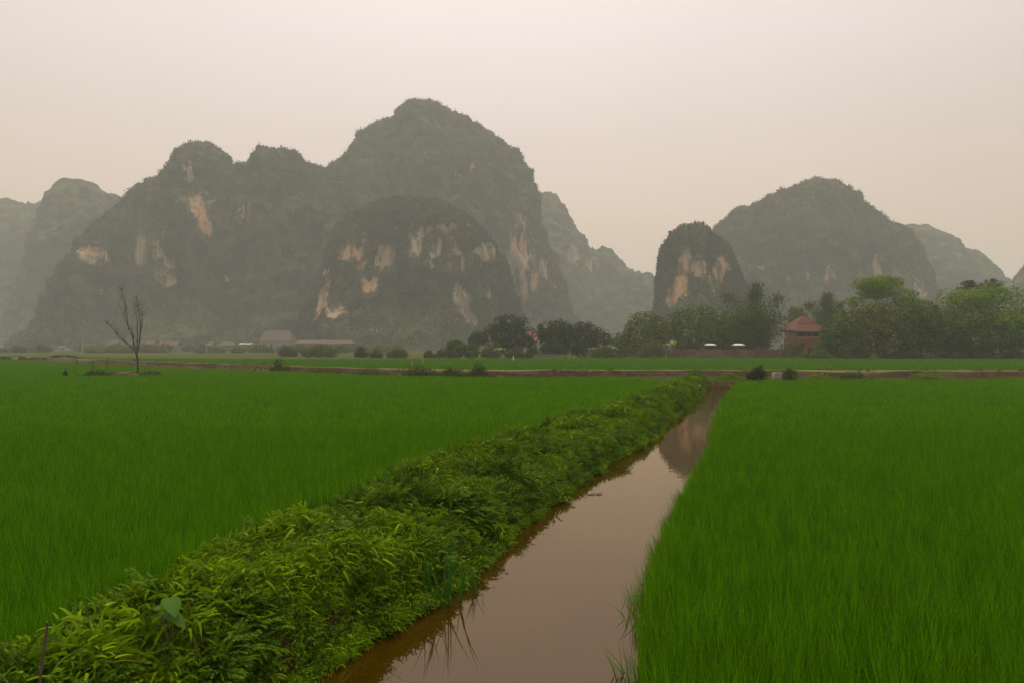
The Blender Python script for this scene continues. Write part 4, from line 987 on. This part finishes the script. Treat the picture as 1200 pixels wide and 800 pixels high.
def red_house():
    d = 140; s = d/F
    x, y, _ = P(941, 417, d)
    t = thing('brick_house', 'two storey pink house with tiered red tile roof', 'house', (x, y, 0), .12)
    def z(py): return EYE+(HY-py)*s
    w = 37*s
    mb = MB(); mb.box((0, 0, z(397)/2-.1), (w*.86, 5, z(397)+.2)); wall = mb.build('wall', M['wall_pink'], t)
    mb = MB(); mb.box((0, .4, (z(397)+z(389))/2), (w*.80, 4.2, z(389)-z(397)-.01)); mb.build('upper_wall', M['wall_grey'], t)
    for sx in (-.37, -.13, .13, .37):
        mb = MB(); mb.box((sx*w, -2.3, (z(397)+z(389))/2), (.22, .22, z(389)-z(397)-.01)); mb.build('pillar', M['wall_pink'], t)
    mb = MB(); mb.box((0, -2.4, z(396)), (w*.84, .1, .5)); mb.build('railing', M['trim'], t)
    for sx in (-.22, .05, .25):
        mb = MB(); mb.box((sx*w, -1.73, z(393.3)), (1.0, .08, 1.1)); mb.build('window', M['dark'], t)
    for sx, ww in ((-.28, 1.1), (.02, 1.0), (.3, 1.1)):
        mb = MB()
        if sx == .02: mb.box((sx*w, -2.53, 1.0), (ww, .1, 2.0)); mb.build('door', M['dark'], t)
        else: mb.box((sx*w, -2.53, z(405)), (ww, .1, 1.2)); mb.build('window', M['dark'], t)
    def tier(x2, y2, z0, gx, gy, z1):
        V = [(-x2, -y2, z0), (x2, -y2, z0), (x2, y2, z0), (-x2, y2, z0), (-gx, -gy, z1), (gx, -gy, z1), (gx, gy, z1), (-gx, gy, z1)]
        return V, [(3, 2, 1, 0), (4, 5, 6, 7), (0, 1, 5, 4), (1, 2, 6, 5), (2, 3, 7, 6), (3, 0, 4, 7)]
    mb = MB(); e = 22*s
    mb.add(*tier(e, 3.6, z(387.5), 12*s, 1.7, z(379.5))); mb.add(*tier(12.6*s, 1.85, z(379.5)+.003, 1.6*s, .12, z(370.5)))
    rf = mb.build('roof', M['roof_red'], t)
    mb = MB(); mb.box((0, -3.66, z(388)), (2*e+.2, .16, .28)); mb.box((0, 3.66, z(388)), (2*e+.2, .16, .28)); mb.build('eave', M['trim'], rf)
    mb = MB(); mb.tube([(-2.0*s, 0, z(370.5)), (2.0*s, 0, z(370.3))], .12, 6); mb.build('ridge', M['roof_red'], rf)
    # lean-to at the right
    t2 = MB(); t2.box((24*s, -.5, z(409)/2), (16*s, 4, z(409))); t2.build('annex', M['wall_pink'], t)
    mb = MB(); mb.add(*tier(9*s, 2.4, z(409)+.003, 6*s, .4, z(404))); V = mb.v[0]; V[:, 0] += 24*s; V[:, 1] -= .5; mb.build('annex_roof', M['roof_red'], t)
red_house()
for q in range(84):
    px = R.uniform(-30, 470); d = R.uniform(225, 318)
    bush('hazy green bush among the village houses at the hill foot', px, HY+2.4*F/d, d, R.uniform(12, 34), R.uniform(5, 13), ['bush', 'mid_tree', 'olive_tree'][q % 3], 700, .6, group='hazy bushes among the village houses', stalks=1)

def poles():
    tops = []
    for px, top, lab in ((-60, 396, None), (97, 396.5, 'thin power pole left of the bare tree'), (242, 397.5, 'thin power pole right of the bare tree'), (420, 398, None)):
        d = 225; x, y, z = P(px, top, d); tops.append((x, y, z))
        if lab:
            t = thing('power_pole', lab, 'power pole', (x, y, 0), 0, 'power poles along the hill foot')
            mb = MB(); mb.tube([(0, 0, -.2), (0, 0, z)], [.16, .11], 8); mb.build('post', M['concrete'], t)
            mb = MB(); mb.box((0, -.12, z-.4), (1.6, .12, .12)); mb.build('crossarm', M['wood'], t)
    for dz, lab in ((-.33, 'upper sagging wire between the power poles'), (-1.0, 'lower sagging wire between the power poles')):
        mb = MB()
        for a, b in zip(tops[:-1], tops[1:]):
            s = np.linspace(0, 1, 14); a, b = np.array(a), np.array(b)
            p = a+(b-a)*s[:, None]; p[:, 2] += dz-4*.9*s*(1-s); p[:, 1] -= .2
            mb.tube(p, .022, 4)
        tag(mb.build('power_wire', M['wire']), lab, 'wire')
poles()
x, y, _ = P(601.5, 421, 98); mb = MB(); mb.tube([(0, 0, 0), (0, 0, .55), (.02, 0, .75)], [.05, .09, .05], 7); mb.box((.02, 0, .82), (.16, .16, .16))
tag(mb.build('marker_post', M['canvas'], loc=(x, y, .05)), 'tiny white post standing in the far rice strip', 'post')
for px, lab in ((482.5, 'small orange stake, left of a pair in the far rice'), (495.5, 'small orange stake, right of a pair in the far rice')):
    x, y, z = P(px, 416.5, 72); mb = MB(); mb.tube([(0, 0, 0), (.02, 0, z*.5), (0, 0, z)], .05, 6); mb.box((0, 0, z+.08), (.18, .12, .2)); tag(mb.build('stake', M['trim'], loc=(x, y, 0)), lab, 'stake')

# ------------------------------------------------------------------ air
def haze():
    top = max((o.matrix_world @ Vector(c)).z for o in C.objects if o.name.startswith('hill') for c in o.bound_box)+6
    mb = MB(); zb = -1.6
    mb.box((0, 1200, (top+zb)/2), (5600, 3300, top-zb))
    m, nt, out = mat('haze')
    v = N(nt, 'ShaderNodeVolumePrincipled')
    v.inputs['Color'].default_value = (.86, .89, .85, 1); v.inputs['Density'].default_value = .00070; v.inputs['Anisotropy'].default_value = .1
    nt.links.new(v.outputs[0], out.inputs['Volume'])
    tag(mb.build('haze', m), 'pale warm haze filling the whole valley', 'haze', kind='stuff')
bpy.context.view_layer.update()
haze()

# ------------------------------------------------------------------ sky, sun, camera
SUN_EL, SUN_AZ = math.radians(74), math.radians(-8)    # azimuth from +Y, negative to the left
w = bpy.data.worlds.new('World'); bpy.context.scene.world = w; w.use_nodes = True
nt = w.node_tree; nt.nodes.clear(); out = nt.nodes.new('ShaderNodeOutputWorld')
sky = nt.nodes.new('ShaderNodeTexSky'); sky.sky_type = 'NISHITA'; sky.sun_disc = False
sky.sun_elevation = SUN_EL; sky.sun_rotation = SUN_AZ; sky.dust_density = 8; sky.air_density = 1.5; sky.ozone_density = 1
bg = nt.nodes.new('ShaderNodeBackground'); bg.inputs[1].default_value = .05
nt.links.new(sky.outputs[0], bg.inputs[0])
tc = nt.nodes.new('ShaderNodeTexCoord'); sx = nt.nodes.new('ShaderNodeSeparateXYZ'); nt.links.new(tc.outputs['Generated'], sx.inputs[0])
cr = nt.nodes.new('ShaderNodeValToRGB')
e = cr.color_ramp.elements; e[0].position = 0; e[0].color = (1.30, .90, .60, 1); e[1].position = 1; e[1].color = (1.9, 1.76, 1.6, 1)
for pos, col in ((.12, (1.12, .76, .525)), (.28, (.99, .75, .62)), (.45, (1.06, .875, .78))):
    k = e.new(pos); k.color = c4(col)
nt.links.new(sx.outputs['Z'], cr.inputs[0])
nz = nt.nodes.new('ShaderNodeTexNoise'); nz.inputs['Scale'].default_value = 1.6; nz.inputs['Detail'].default_value = 4
nt.links.new(tc.outputs['Generated'], nz.inputs['Vector'])
mr = nt.nodes.new('ShaderNodeMapRange'); mr.inputs[1].default_value = .3; mr.inputs[2].default_value = .7; mr.inputs[3].default_value = .955; mr.inputs[4].default_value = 1.045
nt.links.new(nz.outputs['Fac'], mr.inputs[0])
dt = nt.nodes.new('ShaderNodeVectorMath'); dt.operation = 'DOT_PRODUCT'; dt.inputs[1].default_value = (math.sin(SUN_AZ)*.62, math.cos(SUN_AZ)*.62, .785)
nt.links.new(tc.outputs['Generated'], dt.inputs[0])       # the overcast is brighter round the veiled sun
gm = nt.nodes.new('ShaderNodeMapRange'); gm.inputs[1].default_value = .45; gm.inputs[2].default_value = .93; gm.inputs[3].default_value = .53; gm.inputs[4].default_value = .76
nt.links.new(dt.outputs['Value'], gm.inputs[0])
gmu = nt.nodes.new('ShaderNodeMath'); gmu.operation = 'MULTIPLY'; nt.links.new(gm.outputs[0], gmu.inputs[0]); nt.links.new(mr.outputs[0], gmu.inputs[1])
bg2 = nt.nodes.new('ShaderNodeBackground'); nt.links.new(cr.outputs[0], bg2.inputs[0]); nt.links.new(gmu.outputs[0], bg2.inputs[1])
ad = nt.nodes.new('ShaderNodeAddShader'); nt.links.new(bg.outputs[0], ad.inputs[0]); nt.links.new(bg2.outputs[0], ad.inputs[1]); nt.links.new(ad.outputs[0], out.inputs[0])

sun = bpy.data.lights.new('sun', 'SUN'); sun.energy = 1.5; sun.angle = math.radians(16); sun.color = (1, .92, .8)
so = bpy.data.objects.new('sun', sun); C.objects.link(so)
dv = Vector((math.sin(SUN_AZ)*math.cos(SUN_EL), math.cos(SUN_AZ)*math.cos(SUN_EL), math.sin(SUN_EL)))
so.rotation_euler = (-dv).to_track_quat('-Z', 'Y').to_euler()

cam = bpy.data.cameras.new('camera'); cam.sensor_width = 36; cam.lens = 24; cam.clip_end = 12000; cam.clip_start = .05
co = bpy.data.objects.new('camera', cam); C.objects.link(co); co.location = (0, 0, EYE)
co.rotation_euler = (math.radians(90)+math.atan((HY-400)/F), 0, 0)
sc = bpy.context.scene; sc.camera = co
sc.view_settings.view_transform = 'Standard'; sc.view_settings.look = 'None'; sc.view_settings.exposure = 0; sc.view_settings.gamma = 1
sc.cycles.use_denoising = True; sc.cycles.denoising_prefilter = 'NONE'
sc.cycles.max_bounces = 6; sc.cycles.diffuse_bounces = 3; sc.cycles.glossy_bounces = 2; sc.cycles.transmission_bounces = 3; sc.cycles.volume_bounces = 1; sc.cycles.transparent_max_bounces = 4
sc.cycles.sample_clamp_indirect = 6
